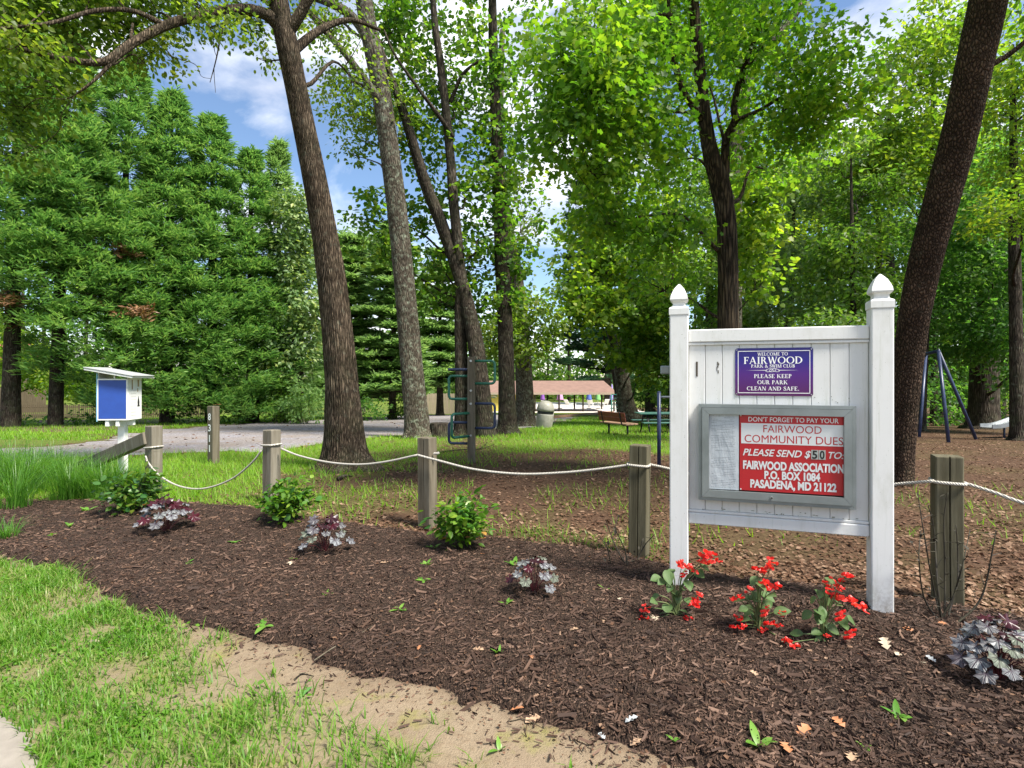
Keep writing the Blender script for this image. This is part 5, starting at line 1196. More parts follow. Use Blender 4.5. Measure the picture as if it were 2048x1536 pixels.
prof = [(-.032, 0), (.032, 0), (.032, .02), (.022, .04), (.026, .10), (.018, .16), (.009, .21), (.004, .245), (-.004, .245), (-.009, .21), (-.018, .16), (-.026, .10), (-.022, .04), (-.032, .02)]
g.add([(sx_, yb + a, zb0 + b * .62) for a, b in prof], [list(range(14))]); g.obj('dark_figure', MAT['ink'], bo)
side_print(MAT['stain'], [(-.09, -.06, z1 - .16, z1 - .02), (.06, .10, z1 - .12, z1 - .02), (.055, .075, z1 - .20, z1 - .14)], 'stain')
side_print(MAT['faint_ink'], [(-.11, .02, z0 + .06 + .045 * k, z0 + .068 + .045 * k) for k in range(9)], 'faint_writing')

# ------------------------------------------------------------------ play and park furniture
cpz = P(943, 925); cp = thing('climbing_post', 'square timber climbing post with green and navy hand loops', 'climbing post', cpz, math.radians(-6))
ZC = lambda v: CAMH - (v - V0) / FPX * cpz.y - cpz.z
Geo().box((0, 0, ZC(714) / 2 - .06), (.14, .14, ZC(714) + .12), bev=.006).obj('post', MAT['wood_mid'], cp)
def hand_loop(za, zb_, az, ln, m, flat=False):
    d = np.array([math.cos(az), math.sin(az), 0]); up = np.array([0, 0, 1.0]) if not flat else np.array([-d[1], d[0], 0]); c = np.array([0, 0, za if flat else (za + zb_) / 2]); hh = (.16 if flat else abs(za - zb_) / 2); r = .07
    p = [c + d * .05 + up * hh, c + d * (ln - r) + up * hh]
    p += [c + d * (ln - r + r * math.sin(t_)) + up * (hh - r + r * math.cos(t_)) for t_ in np.linspace(0, math.pi / 2, 6)[1:]]
    p += [c + d * (ln - r + r * math.cos(t_)) - up * (hh - r + r * math.sin(t_)) for t_ in np.linspace(0, math.pi / 2, 6)]
    p += [c + d * .05 - up * hh]
    Geo().tube(p, .026, 10).obj('hand_loop', m, cp, True)
hand_loop(ZC(722), ZC(767), 0, .46, MAT['green_pipe']); hand_loop(ZC(807), ZC(856), 0, .46, MAT['navy'])
hand_loop(ZC(752), ZC(798), math.pi, .45, MAT['green_pipe']); hand_loop(ZC(845), ZC(887), math.pi, .45, MAT['navy'])
hand_loop(ZC(739), 0, math.pi - .25, .44, MAT['navy'], True); hand_loop(ZC(826), ZC(872), math.pi + .9, .5, MAT['green_pipe'])
for v in (722, 781, 807, 870): Geo().tube([(0, -.068, ZC(v)), (0, -.085, ZC(v))], .022, 12).obj('bolt', MAT['steel'], cp)

pz_ = P(1318, 930)
br = thing('exercise_bar', 'navy steel exercise bar frame left of the notice board', 'exercise bar', pz_)
hb = 145 * pz_.y / FPX
for x in (0, 1.25): Geo().tube([(x, 0, -.15), (x, 0, hb)], .036, 14).obj('upright', MAT['navy'], br, True)
Geo().tube([(0, 0, hb - .085), (1.25, 0, hb - .085)], .021, 10).obj('crossbar', MAT['steel'], br, True)
for x in (0, 1.25): Geo().lathe([(.0, hb - .002), (.037, hb - .002), (.037, hb + .010), (.02, hb + .022), (.001, hb + .024)], (x, 0, 0), 14).obj('end_cap', MAT['navy'], br)

tz = P(1088, 856); k_ = tz.y / FPX
tc = thing('litter_bin', 'grey domed plastic litter bin tilting beside the pale oak', 'bin', tz); tc.rotation_euler = (0, math.radians(5), math.radians(-20))
hT = 55 * k_; rT = 17.5 * k_
Geo().lathe([(.0, -.06), (rT * .86, -.06), (rT * .9, .0), (rT * .97, hT * .3), (rT, hT * .5), (rT * .99, hT * .52)], (0, 0, 0), 32).obj('body', MAT['can'], tc, True)
Geo().lathe([(rT * .90, hT * .51), (rT * .92, hT * .52), (rT * .92, hT * .63), (rT * .90, hT * .64)], (0, 0, 0), 32).obj('opening', MAT['black'], tc, True)
Geo().lathe([(rT * .95, hT * .625), (rT * 1.01, hT * .63), (rT * .99, hT * .72), (rT * .9, hT * .84), (rT * .68, hT * .94), (rT * .35, hT * .99), (.004, hT)], (0, 0, 0), 32).obj('dome', MAT['can'], tc, True)
for k in range(3):
    a = math.pi / 2 + (k - 1) * .9; Geo().box((rT * .97 * math.cos(a), rT * .97 * math.sin(a), hT * .575), (.05, .09, hT * .13), rz=a).obj('strut', MAT['can'], tc)

bz = P(1236, 869); be = thing('park_bench', 'red brown park bench seen from behind on sunny grass', 'bench', bz, math.radians(-61))
for y, z in ((-.16, .40), (.02, .40), (.20, .405)): Geo().box((0, y, z), (1.45, .16, .045), bev=.006).obj('seat_slat', MAT['bench_tan'], be)
for z in (.55, .72): Geo().box((0, -.27 - (z - .55) * .22, z), (1.45, .04, .155), M=Matrix.Rotation(math.radians(12), 3, 'X'), bev=.006).obj('back_slat', MAT['bench_red'], be)
for x in (-.5, .5):
    Geo().tube([(x, 0, -.12), (x, 0, .37)], .035, 10).obj('leg', MAT['black'], be, True)
    Geo().tube(curve([(x, .26, .365), (x, -.12, .36), (x, -.25, .42), (x, -.31, .62), (x, -.355, .82)], 5), .024, 8).obj('bracket', MAT['black'], be, True)
def picnic(label, u, v, L_, m, rz, name='picnic_table'):
    b = P(u, v); t = thing(name, label, 'picnic table', b, rz, 'picnic tables')
    for k in range(4): Geo().box((0, -.30 + .20 * k, .73), (L_, .18, .045), bev=.006).obj('table_slat', m, t)
    for s in (-1, 1):
        for q in (0, 1): Geo().box((0, s * (.60 + .15 * q), .43), (L_, .135, .04), bev=.006).obj('seat_slat', m, t)
        x = s * (L_ / 2 - .3)
        for q in (-1, 1): Geo().tube([(x, q * .62, -.1), (x, q * .22, .70)], .03, 8).obj('leg', MAT['black'] if m is MAT['table_green'] else m, t, True)
        Geo().box((x, 0, .395), (.05, 1.45, .05)).obj('seat_bearer', MAT['black'] if m is MAT['table_green'] else m, t)
        Geo().tube([(x, 0, .40), (x - s * .4, 0, .69)], .02, 6).obj('brace', MAT['black'] if m is MAT['table_green'] else m, t)
picnic('dark green picnic table beyond the navy exercise bar', 1325, 866, 1.9, MAT['table_green'], math.radians(4))
picnic('brown picnic table farther back among the trees', 1340, 842, 1.8, MAT['table_brown'], math.radians(-8))
nb = P(1236, 836); nt = thing('climbing_net', 'teal framed climbing net standing behind the bench', 'climbing frame', nb, math.radians(10))
wN = 27 * nb.y / FPX; hN = 47 * nb.y / FPX
for s in (-.5, .5): Geo().tube([(s * wN, 0, -.2), (s * wN, 0, hN)], .04, 8).obj('upright', MAT['teal'], nt, True)
Geo().tube([(-wN / 2, 0, hN), (wN / 2, 0, hN)], .03, 8).obj('top_bar', MAT['teal'], nt, True)
for k in range(6): Geo().tube([(-wN / 2, 0, hN * (k + .6) / 6.6), (wN / 2, 0, hN * (k + .6) / 6.6)], .014, 6).obj('rung', MAT['teal'], nt)
for k in range(2): Geo().tube([(-wN / 6 + wN / 3 * k, 0, .1), (-wN / 6 + wN / 3 * k, 0, hN)], .010, 6).obj('net_cord', MAT['navy'], nt)

sp = P(879, 876); rS = 19 * sp.y / FPX
prof = [(rS * 1.2, -.1), (rS * 1.12, .0), (rS * 1.0, .15), (rS * .97, .46), (rS * .93, .485), (rS * .6, .475), (.01, .47)]
o = Geo().lathe(prof, (0, 0, 0), 28).obj('tree_stump', MAT['bark_dark'], None, True, loc=sp); tag(o, 'dark mossy cut stump beside the pale straight trunk', 'stump')

# swing frame and slide at the right
sw = thing('swing_set', 'navy A frame swing set among the trees right of the leaning trunk', 'swing set', P(1870, 880))
so_ = sw.location
ap = [Q(1877, 702, 17.0), Q(1852, 708, 19.6), Q(1690, 716, 22.5)]
feet = [(P(1898, 885), P(1955, 879)), (P(1838, 874), P(1783, 868)), (P(1650, 858), P(1720, 856))]
for a, fs in zip(ap, feet):
    for f in fs: Geo().tube([f - Vector((0, 0, .1)) - so_, a - so_], .048, 12).obj('leg', MAT['navy'], sw, True)
Geo().tube([a - so_ for a in ap], .05, 12).obj('top_beam', MAT['navy'], sw, True)
for f in (.45,):
    c = ap[1].lerp(ap[2], .16) - so_; s0 = Q(1812, 853, 20.1) - so_
    st = Geo().box(s0, (.46, .18, .03), rz=.3, bev=.01).obj('seat', plain('blue_rubber_seat', (.03, .10, .42), None, .5), sw)
    for q in (-.2, .2): Geo().tube([s0 + Vector((q, 0, 0)), c + Vector((q, 0, 0))], .010, 6).obj('chain', MAT['steel'], sw)
sl = thing('slide', 'silver metal playground slide at the right edge', 'slide', P(2025, 872))
a, b = Q(1972, 856, 18.0) - sl.location, Q(2170, 800, 18.4) - sl.location
path = curve([a, a + Vector((.5, 0, .06)), a.lerp(b, .5), b], 8); sec = [(-.25, .12), (-.25, .0), (.25, .0), (.25, .12), (.22, .12), (.22, .02), (-.22, .02), (-.22, .12)]
V = [(p[0], p[1] + s[0], p[2] + s[1]) for p in path for s in sec]; n = len(path)
F = [[i * 8 + j, i * 8 + (j + 1) % 8, i * 8 + 8 + (j + 1) % 8, i * 8 + 8 + j] for i in range(n - 1) for j in range(8)]
Geo().add(V, [F]).obj('chute', MAT['steel'], sl)
for x in (a.x + .75, a.x + 2.4):
    for y in (-.2, .2): Geo().tube([(x, a.y + y, -.2), (x, a.y + y, float(np.interp(x, path[:, 0], path[:, 2])) + .02)], .03, 8).obj('leg', MAT['navy'], sl, True)
for y in (-.22, .22): Geo().tube([(b.x, b.y + y, -.2), (b.x, b.y + y, b.z + .9)], .035, 8).obj('ladder_rail', MAT['navy'], sl, True)
for k in range(7): Geo().tube([(b.x + .02, b.y - .22, .2 + k * .25), (b.x + .02, b.y + .22, .2 + k * .25)], .018, 6).obj('rung', MAT['navy'], sl)

# ------------------------------------------------------------------ pavilion, umbrellas, chairs, fences, house
pvY = 58.0; xl, xr = (945 - U0) / FPX * pvY, (1230 - U0) / FPX * pvY
pb = Hf(5, 60); pv = thing('pool_pavilion', 'low open pavilion with faded pink roof and yellow end wall', 'pavilion', ((xl + xr) / 2, 60, pb))
ox = pv.location.x; ez = CAMH - (788 - V0) / FPX * pvY - pb; rz_ = CAMH - (764 - V0) / FPX * 61.5 - pb
g = Geo(); xa, xb = xl - ox - .3, xr - ox + .2
V = [(xa, -2.2, ez), (xb, -2.2, ez), (xb - .8, 1.5, rz_), (xa + .8, 1.5, rz_), (xa, 5.2, ez), (xb, 5.2, ez)]
V2 = [(p[0], p[1], p[2] + .14) for p in V]
g.add(V2, [[[0, 1, 2, 3], [3, 2, 5, 4]], [[0, 3, 4], [1, 5, 2]]]); g.add(V, [[[3, 2, 1, 0], [4, 5, 2, 3]], [[4, 3, 0], [2, 5, 1]]])
roof = g.obj('roof', MAT['roof_tan'], pv)
Geo().box(((xa + xb) / 2, -2.23, ez + .05), (xb - xa, .05, .22)).obj('fascia', plain('tan_fascia', (.42, .33, .25)), roof)
for u in (1070, 1118, 1166, 1228): Geo().box(((u - U0) / FPX * pvY - ox, -2.0, ez / 2), (.16, .16, ez), bev=.01).obj('post', MAT['bark_far'], pv)
for u in (1095, 1150, 1205): Geo().box(((u - U0) / FPX * 64 - ox, 4.6, ez / 2), (.16, .16, ez), bev=.01).obj('post', MAT['bark_far'], pv)
yl, yr = (962 - U0) / FPX * pvY - ox, (1068 - U0) / FPX * pvY - ox
wl = Geo().box(((yl + yr) / 2, 0.4, ez / 2), (yr - yl, 4.4, ez)).obj('end_wall', MAT['yellow'], pv)
wl['label'] = 'yellow painted end wall'
cx = (986 - U0) / FPX * pvY - ox; cz = CAMH - (797 - V0) / FPX * pvY - pb
for dz, r_, m in ((0, .42, 'teal'), (-.02, .30, 'white_print'), (-.06, .2, 'teal')):
    g = Geo(); n_ = 18
    for k in range(n_):
        t0, t1 = math.radians(20 + 150 * k / n_), math.radians(20 + 150 * (k + 1) / n_); th = .09 * (1 - k / n_) + .02
        g.add([(cx + r_ * 1.3 * math.cos(t_), -1.815 - r_ * .004, cz + dz + rr_ * math.sin(t_)) for t_, rr_ in ((t0, r_), (t1, r_), (t1, r_ - th), (t0, r_ - th))], [[0, 1, 2, 3]])
    g.obj('wave_emblem', MAT[m], wl)
Geo().box((yl + .6, -1.83, ez * .42), (.9, .04, ez * .8)).obj('door', MAT['roof_tan'], wl)
for i, (lab, u, m, w) in enumerate([('small closed purple umbrella under the pavilion eave', 1085, 'purple', .28), ('large closed pink umbrella by a dark pavilion post', 1120, 'pink', .42), ('closed blue umbrella behind the pavilion', 1178, 'ublue', .34), ('closed green umbrella behind the pavilion', 1196, 'ugreen', .34), ('closed lilac umbrella at the right end of the pavilion', 1224, 'lilac', .30)]):
    Yu = 66.5; x = (u - U0) / FPX * Yu; t = thing('umbrella', lab, 'umbrella', (x, Yu, Hf(x, Yu) + .05), 0, 'closed poolside umbrellas')
    Geo().tube([(0, 0, 0), (0, 0, 2.9)], .03, 8).obj('pole', MAT['white'], t)
    Geo().lathe([(.0, 1.05), (w, 1.0), (w * .95, 1.1), (w * .72, 1.6), (w * .42, 2.2), (.07, 2.75), (.005, 2.85)], (0, 0, 0), 14).obj('canopy', MAT[m], t, True)
    Geo().lathe([(.0, 0), (.28, 0), (.28, .06), (.05, .1), (.01, .1)], (0, 0, 0), 16).obj('base', MAT['black'], t)
def lounger(lab, u, Y, rz):
    x = (u - U0) / FPX * Y; t = thing('lounge_chair', lab, 'lounge chair', (x, Y, Hf(x, Y) + .05), rz, 'white poolside lounge chairs')
    Geo().box((0, 0, .38), (1.3, .6, .05), bev=.01).obj('seat', MAT['white'], t)
    Geo().box((-.85, 0, .66), (.75, .6, .05), M=Matrix.Rotation(math.radians(50), 3, 'Y'), bev=.01).obj('backrest', MAT['white'], t)
    for q in ((-.5, -.26), (-.5, .26), (.55, -.26), (.55, .26)): Geo().box((q[0], q[1], .18), (.06, .06, .36)).obj('leg', MAT['white'], t)
for i, (lab, u) in enumerate([('white lounge chair left of the pink umbrella', 1100), ('white lounge chair right of the pink umbrella', 1142), ('white lounge chair below the blue umbrella', 1182), ('white lounge chair at the right end of the deck', 1208)]):
    lounger(lab, u, 69 + i * .7, .3 + i * .5)
ed = wpoly([(1090, 838), (1160, 832), (1225, 826)])
o = Geo(); pts = [Vector((x, y, Hf(x, y) + .04)) for x, y in ed]
o.tube(curve(pts, 6), .16, 6); o = o.obj('timber_edging', MAT['table_brown'], None); tag(o, 'low red brown timber edging in front of the pavilion', 'edging')

def board_fence(name, label, u0_, u1_, Y0, Y1, h, bw, m, pname, gap=.012, thick=.02):
    a = Vector(((u0_ - U0) / FPX * Y0, Y0, 0)); b = Vector(((u1_ - U0) / FPX * Y1, Y1, 0)); d = b - a; rz = math.atan2(d.y, d.x); n = int(d.length / bw)
    t = thing(name, label, 'fence', (a.x, a.y, Hf(a.x, a.y)), rz)
    me = Geo().prism([(-bw / 2 + gap / 2, 0), (bw / 2 - gap / 2, 0), (bw / 2 - gap / 2, h - .04), (bw / 4, h), (-bw / 4, h), (-bw / 2 + gap / 2, h - .04)], -thick / 2, thick / 2, lambda x, z, y: (x, y, z)).mesh(pname); me.materials.append(m)
    r_ = random.Random(n)
    for k in range(n):
        q = a + d * ((k + .5) / n); inst(pname, me, t, ((k + .5) * d.length / n, 0, Hf(q.x, q.y) - t.location.z - .05 + r_.uniform(-.02, .02)), (0, r_.uniform(-.02, .02), 0))
    for z in (h * .25, h * .78):
        p0 = (0, thick + .015, z); p1 = (d.length, thick + .015, Hf(b.x, b.y) - t.location.z + z)
        Geo().tube([p0, p1], .04, 4).obj('rail', m, t)
board_fence('picket_fence', 'old low picket fence under the conifers at the left', -60, 420, 36, 40, .98, .11, MAT['wood_old'], 'picket', .04)
board_fence('board_fence', 'tall pale timber board fence between pale trunk and twin stems', 853, 915, 49, 50, 1.85, .15, MAT['wood_pale'], 'board')
hs = thing('house', 'red roofed small building glimpsed at the far left edge', 'house', (-52, 55, Hf(-52, 55)))
Geo().box((0, 0, 1.5), (9.0, 6, 3.4)).obj('wall', MAT['wood_old'], hs)
zr0 = CAMH - (716 - V0) / FPX * 52 - hs.location.z; zr1 = zr0 + 1.8
V = [(-5, -3.6, zr0), (5.0, -3.6, zr0), (5.0, 0, zr1), (-5, 0, zr1), (-5, 3.6, zr0), (5.0, 3.6, zr0)]
g = Geo().add([(p[0], p[1], p[2] + .15) for p in V], [[[0, 1, 2, 3], [3, 2, 5, 4]]]); g.add(V, [[[3, 2, 1, 0], [4, 5, 2, 3]], [[0, 3, 4], [1, 5, 2]]]); g.obj('roof', MAT['red_roof'], hs)
w = Geo().box((1.5, -3.02, 1.7), (1.2, .06, 1.2)).obj('window', MAT['white'], hs); Geo().box((1.5, -3.06, 1.7), (1.0, .02, 1.0)).obj('pane', MAT['black'], w)

# ------------------------------------------------------------------ plants in the bed
def objleaf(name, cols, trans=.3, rough=.4, spec=.5, veins=0, edge=None, vcol=(.05, .02, .03), tcol=1.4):
    """for leaves that are objects of their own: colour varies from object to object"""
    t = NT(name); oi = t.n('ShaderNodeObjectInfo'); k = len(cols)
    v = t.coord('Object'); nz = t.noise(v, 30, 3)
    c = t.ramp(t.math('ADD', t.math('MULTIPLY', oi.outputs['Random'], .75), t.math('MULTIPLY', nz, .25)), [((i + .1) / (k - .5), cc) for i, cc in enumerate(cols)])
    s = t.n('ShaderNodeSeparateXYZ', {0: v}); bmp = None
    if veins:
        an = t.math('ARCTAN2', s.outputs[1], t.math('ADD', s.outputs[0], .0)); r = t.n('ShaderNodeVectorMath', {0: v}, operation='LENGTH').outputs['Value']
        w = t.math('ABSOLUTE', t.math('SINE', t.math('MULTIPLY', an, veins / 2.0)))
        w2 = t.math('ABSOLUTE', t.math('SINE', t.math('ADD', t.math('MULTIPLY', an, veins * 1.5), t.math('MULTIPLY', r, 3.0))))
        f = t.math('MAXIMUM', t.ramp(t.math('MULTIPLY', w, r), [(0.03, (1, 1, 1)), (.11, (0, 0, 0))]), t.math('MULTIPLY', t.ramp(t.math('MULTIPLY', w2, r), [(0.02, (1, 1, 1)), (.13, (0, 0, 0))]), .45))
        c = t.mix(f, c, vcol); bmp = t.bump(t.math('MULTIPLY', f, -1.0), .6, .02)
    p = t.n('ShaderNodeBsdfPrincipled', {'Base Color': c, 'Roughness': rough, 'Specular IOR Level': spec})
    if bmp is not None: t.t.links.new(bmp, p.inputs['Normal'])
    tr = t.n('ShaderNodeBsdfTranslucent', {'Color': t.mix(1.0, c, (tcol * 1.1, tcol, tcol * .6), 'MULTIPLY')})
    mx = t.n('ShaderNodeMixShader', {0: trans, 1: p.outputs[0], 2: tr.outputs[0]}); t.t.links.new(mx.outputs[0], t.out.inputs[0])
    return t.m
M_nand = objleaf('nandina_leaf', [(.022, .085, .012), (.045, .14, .016), (.085, .20, .022), (.19, .28, .03)], .35)
M_nand_d = objleaf('nandina_leaf_deep', [(.018, .07, .016), (.032, .11, .022), (.06, .15, .028), (.11, .2, .04)], .3, .35, .6)
M_nand_o = objleaf('nandina_leaf_orange', [(.34, .13, .04), (.42, .20, .07), (.40, .26, .05)], .3)
M_heu = objleaf('coral_bells_silver_leaf', [(.13, .135, .14), (.20, .205, .215), (.16, .175, .165), (.09, .075, .09)], .08, .45, .4, 7, None, (.045, .03, .045))
M_heu_g = objleaf('coral_bells_grey_green_leaf', [(.16, .18, .14), (.12, .14, .10)], .1, .45, .4, 7, None, (.05, .045, .04))
M_heu_r = objleaf('coral_bells_maroon_leaf', [(.030, .004, .008), (.055, .006, .012), (.022, .005, .008)], .12, .35, .4)
M_beg = objleaf('begonia_leaf', [(.026, .115, .018), (.045, .165, .024), (.075, .21, .036), (.085, .085, .03)], .3, .5, .22, 5, None, (.10, .16, .06))
M_flow = objleaf('begonia_petal', [(.62, .018, .018), (.72, .035, .03), (.74, .07, .06)], .35, .4, .4, 0, None, (0, 0, 0), 1.1)
M_weed = objleaf('weed_leaf', [(.07, .19, .02), (.11, .26, .03), (.17, .32, .05)], .35, .4, .4)
M_stem_g = plain('green_stem', (.10, .16, .05), (.13, .11, .05), .5)
M_stem_r = plain('red_stem', (.10, .02, .025), None, .5)
M_cane = plain('dead_rose_cane', (.018, .013, .009), (.04, .034, .014), .8, 14)

def tm_mesh(name, T, F, m, s=1.0, smooth=False):
    me = Geo().add(T * s, F).mesh(name, smooth); me.materials.append(m); return me
def basis(d, up):
    d = Vector(d).normalized(); n = Vector(up); n = (n - d * n.dot(d)).normalized(); b = n.cross(d)
    return Matrix((d, b, n)).transposed().to_euler()
def midrib(L_, W_, n=6, curl=.12, fold=.10):
    """a leaf with a midrib: rows of left edge, rib, right edge"""
    V = []; F = []
    for i in range(n + 1):
        t_ = i / n; w = W_ * math.sin(math.pi * min(1, t_ * .94 + .06)) ** .8 * (1 - .15 * t_); x = L_ * t_; z = -curl * L_ * t_ * t_
        V += [(x, w, z + fold * w), (x, 0, z), (x, -w, z + fold * w)]
    for i in range(n): F += [[3 * i, 3 * i + 1, 3 * i + 4, 3 * i + 3], [3 * i + 1, 3 * i + 2, 3 * i + 5, 3 * i + 4]]
    return np.array(V), [F]

def nandina(label, u, v, wpx, hpx, seed, m, orange, n=230):
    b = P(u, v); b.z += .03; k_ = b.y / FPX; t = thing('shrub', label, 'shrub', b, 0, 'low green shrubs in the mulch bed'); rr = np.random.RandomState(seed)
    R_, Hh = wpx * k_ / 2, hpx * k_
    V_, F_l = midrib(.078, .021); me = tm_mesh('leaf', V_, F_l, m, 1, True); me2 = tm_mesh('leaf', V_ * np.array([.8, 1.25, 1]), F_l, m, 1, True); me3 = tm_mesh('leaf', V_, F_l, M_nand_o, 1, True)
    st = Geo(); tips = []
    for i in range(26):
        a = rr.uniform(0, 6.283); q = rr.uniform(.1, .95) ** .7; tip = np.array([R_ * q * math.cos(a), R_ * q * math.sin(a), Hh * (1 - .45 * q * q) * rr.uniform(.62, 1.0)])
        st.tube(curve([(tip[0] * .1, tip[1] * .1, -.03), (tip[0] * .45, tip[1] * .45, tip[2] * .6), tip], 4), np.linspace(.005, .002, 9), 5, False); tips.append(tip)
    st.obj('stems', M_cane, t)
    gi = Geo(); m_ = 420; s_ = rr.uniform(.2, .95, m_); tp_ = np.array(tips)[rr.randint(0, 26, m_)]; cc_ = tp_ * np.stack([s_, s_, s_ ** .7], 1) + rr.normal(0, .05, (m_, 3)); cc_[:, 2] = np.maximum(cc_[:, 2], .03)
    scatter(gi, cc_, rr.uniform(.05, .09, m_), np.array([0, 0, 1.0]) + rr.normal(0, .5, (m_, 3)), cc_ * [1, 1, 0] + rr.normal(0, .15, (m_, 3)), OVAL, 1.1); kind(gi.obj('inner_leaves', MAT['leaf_gum'] if m is M_nand_d else MAT['leaf_maple'], t), 'stuff')
    for i in range(n):
        tp = tips[i % 26]; s = rr.uniform(.25, 1.05); c = np.array([tp[0] * s, tp[1] * s, tp[2] * (s ** .6)]) + rr.normal(0, .045, 3); c[2] = max(.03, c[2])
        d = np.array([c[0], c[1], 0]) / (R_ + .01) + rr.normal(0, .7, 3) * [1, 1, .5] + [0, 0, .1]
        lo = c[2] < .35 * Hh and rr.uniform() < orange
        inst('leaf', me3 if lo else (me if rr.uniform() < .6 else me2), t, c, basis(d, (rr.normal(0, .4), rr.normal(0, .4), 1)), rr.uniform(.75, 1.35))
nandina('deep green shrub next to the tall grass and slanted timber', 266, 1030, 128, 92, 1, M_nand_d, .02, 300)
nandina('loose green shrub with an orange leaf below the looped post', 576, 1052, 118, 100, 2, M_nand, .05, 250)
nandina('bright yellow green shrub with orange lower leaves by the split post', 930, 1104, 142, 118, 3, M_nand, .35, 290)

def heuchera_leaf(name, m, ruffle=.085):
    V = [(0.02, 0, 0)]; n = 42; lob = []
    for i in range(n):
        a = math.radians(-158 + 316 * i / (n - 1)); r = (.5 + .08 * math.cos(a)) * (1 - .30 * abs(math.sin(a * 3.5)) ** 1.4) * (1 - .05 * abs(math.sin(a * 10.5)))
        lob.append((r * math.cos(a) * 1.05, r * math.sin(a) * 1.05, a))
    for f, zf in ((.5, .035), (1.0, 0)):
        for i, (x, y, a) in enumerate(lob): V.append((x * f, y * f, zf + (ruffle * math.sin(a * 7 + .6) if f == 1 else .01 * math.cos(a * 7)) - (.05 * f * f)))
    F3 = [[0, 1 + i, 2 + i] for i in range(n - 1)]; F4 = [[1 + i, 1 + n + i, 2 + n + i, 2 + i] for i in range(n - 1)]
    me = Geo().add(np.array(V), [F3, F4]).mesh(name, True); me.materials.append(m); return me
HL = [heuchera_leaf('leaf', M_heu), heuchera_leaf('leaf', M_heu_g), heuchera_leaf('leaf', M_heu_r, .1)]
def heuchera(label, u, v, wpx, hpx, seed, n, red):
    b = P(u, v); b.z += .035; k_ = b.y / FPX; t = thing('coral_bells', label, 'plant', b, 0, 'silver leaved coral bells in the bed'); rr = np.random.RandomState(seed); R_, Hh = wpx * k_ / 2, hpx * k_; g = Geo()
    for i in range(n):
        f = (i + .5) / n; a = i * 2.39996 + rr.uniform(-.3, .3); q = .30 + .68 * f ** .8
        c = np.array([R_ * q * math.cos(a), R_ * q * math.sin(a) * .9, Hh * (.95 - .75 * f ** 1.3) * rr.uniform(.8, 1.1) + .02])
        kind_ = 2 if (i < n * red or rr.uniform() < .10) else (1 if rr.uniform() < .25 else 0)
        out = Vector((math.cos(a), math.sin(a), -.15 - .55 * f)); up = Vector((.45 * math.cos(a) * f, .45 * math.sin(a) * f - .30, 1)) + Vector(rr.normal(0, .22, 3))
        inst('leaf', HL[kind_], t, c - np.array(out.normalized()) * .03, basis(out, up), R_ * rr.uniform(.36, .54))
        g.tube(curve([(0, 0, -.02), (c[0] * .4, c[1] * .4, c[2] * .75 + .01), c], 4), .0028, 5, False)
    g.obj('leaf_stalks', M_stem_r, t)
heuchera('silver and maroon leaved plant below the deep green shrub', 334, 1070, 116, 62, 11, 26, .25)
heuchera('dusky grey leaved plant right of the loose green shrub', 650, 1113, 110, 66, 12, 22, .15)
heuchera('lilac grey leaved plant alone in the middle of the bed', 1068, 1196, 116, 70, 13, 19, .15)
heuchera('large silver leaved plant with dark veins at the right edge', 1996, 1374, 180, 112, 14, 34, .10)

BL = []
for k in range(2):
    V_, F_l = midrib(.095 if k else .082, .036, 8, .25, .22); BL.append(tm_mesh('leaf', V_, F_l, M_beg, 1, True))
def flower_mesh(seed):
    rr = np.random.RandomState(seed); g = Geo()
    for fl in range(5):
        c = rr.normal(0, .019, 3)
        for k in range(5):
            a = k * 1.257 + rr.uniform(-.3, .3); d = np.array([math.cos(a), math.sin(a) * .9, rr.uniform(-.1, .7)]); L_ = .027 * rr.uniform(.7, 1.2)
            V_, F_l = midrib(L_, L_ * .46, 4, -.3 + rr.uniform(-.2, .2), .3); R3 = np.array(Matrix(basis(d, rr.normal(0, 1, 3) + [0, 0, 1]).to_matrix()))
            g.add(V_ @ R3.T + c, F_l)
    me = g.mesh('flower', True); me.materials.append(M_flow); return me
FLW = [flower_mesh(s) for s in range(4)]
def begonia(label, u, v, leaves, flowers, seed):
    b = P(u, v); b.z += .035; Y = b.y; t = thing('begonia', label, 'flower', b, 0, 'red begonias in front of the notice board'); rr = np.random.RandomState(seed); g = Geo()
    for (lu, lv) in leaves + [(a_ + rr.uniform(-14, 14), b_ + rr.uniform(-6, 22)) for a_, b_ in leaves[::2]]:
        c = Q(lu, lv, Y + rr.uniform(-.07, .07)) - b
        d = Vector((c.x * 3 + rr.normal(0, .4), -.35 + rr.normal(0, .5), rr.uniform(-.5, .2))); inst('leaf', BL[rr.randint(2)], t, c, basis(d, (rr.normal(0, .3), -.55, 1)), rr.uniform(.6, 1.02))
        g.tube(curve([(rr.normal(0, .012), rr.normal(0, .012), -.02), (c.x * .35, c.y * .35, max(.02, c.z * .7)), tuple(c)], 4), np.linspace(.006, .003, 9), 6, False)
    for (lu, lv, s) in flowers:
        c = Q(lu, lv, Y - .05 + rr.uniform(-.06, .04)) - b; inst('flower', FLW[rr.randint(4)], t, c, tuple(rr.uniform(-.6, .6, 3)), s * .86)
        g.tube(curve([(c.x * .2, c.y * .2, max(.01, c.z * .5)), (c.x * .75, c.y * .75, c.z * .9), tuple(c)], 4), .0022, 5, False)
    g.obj('stems', M_stem_g, t, True)
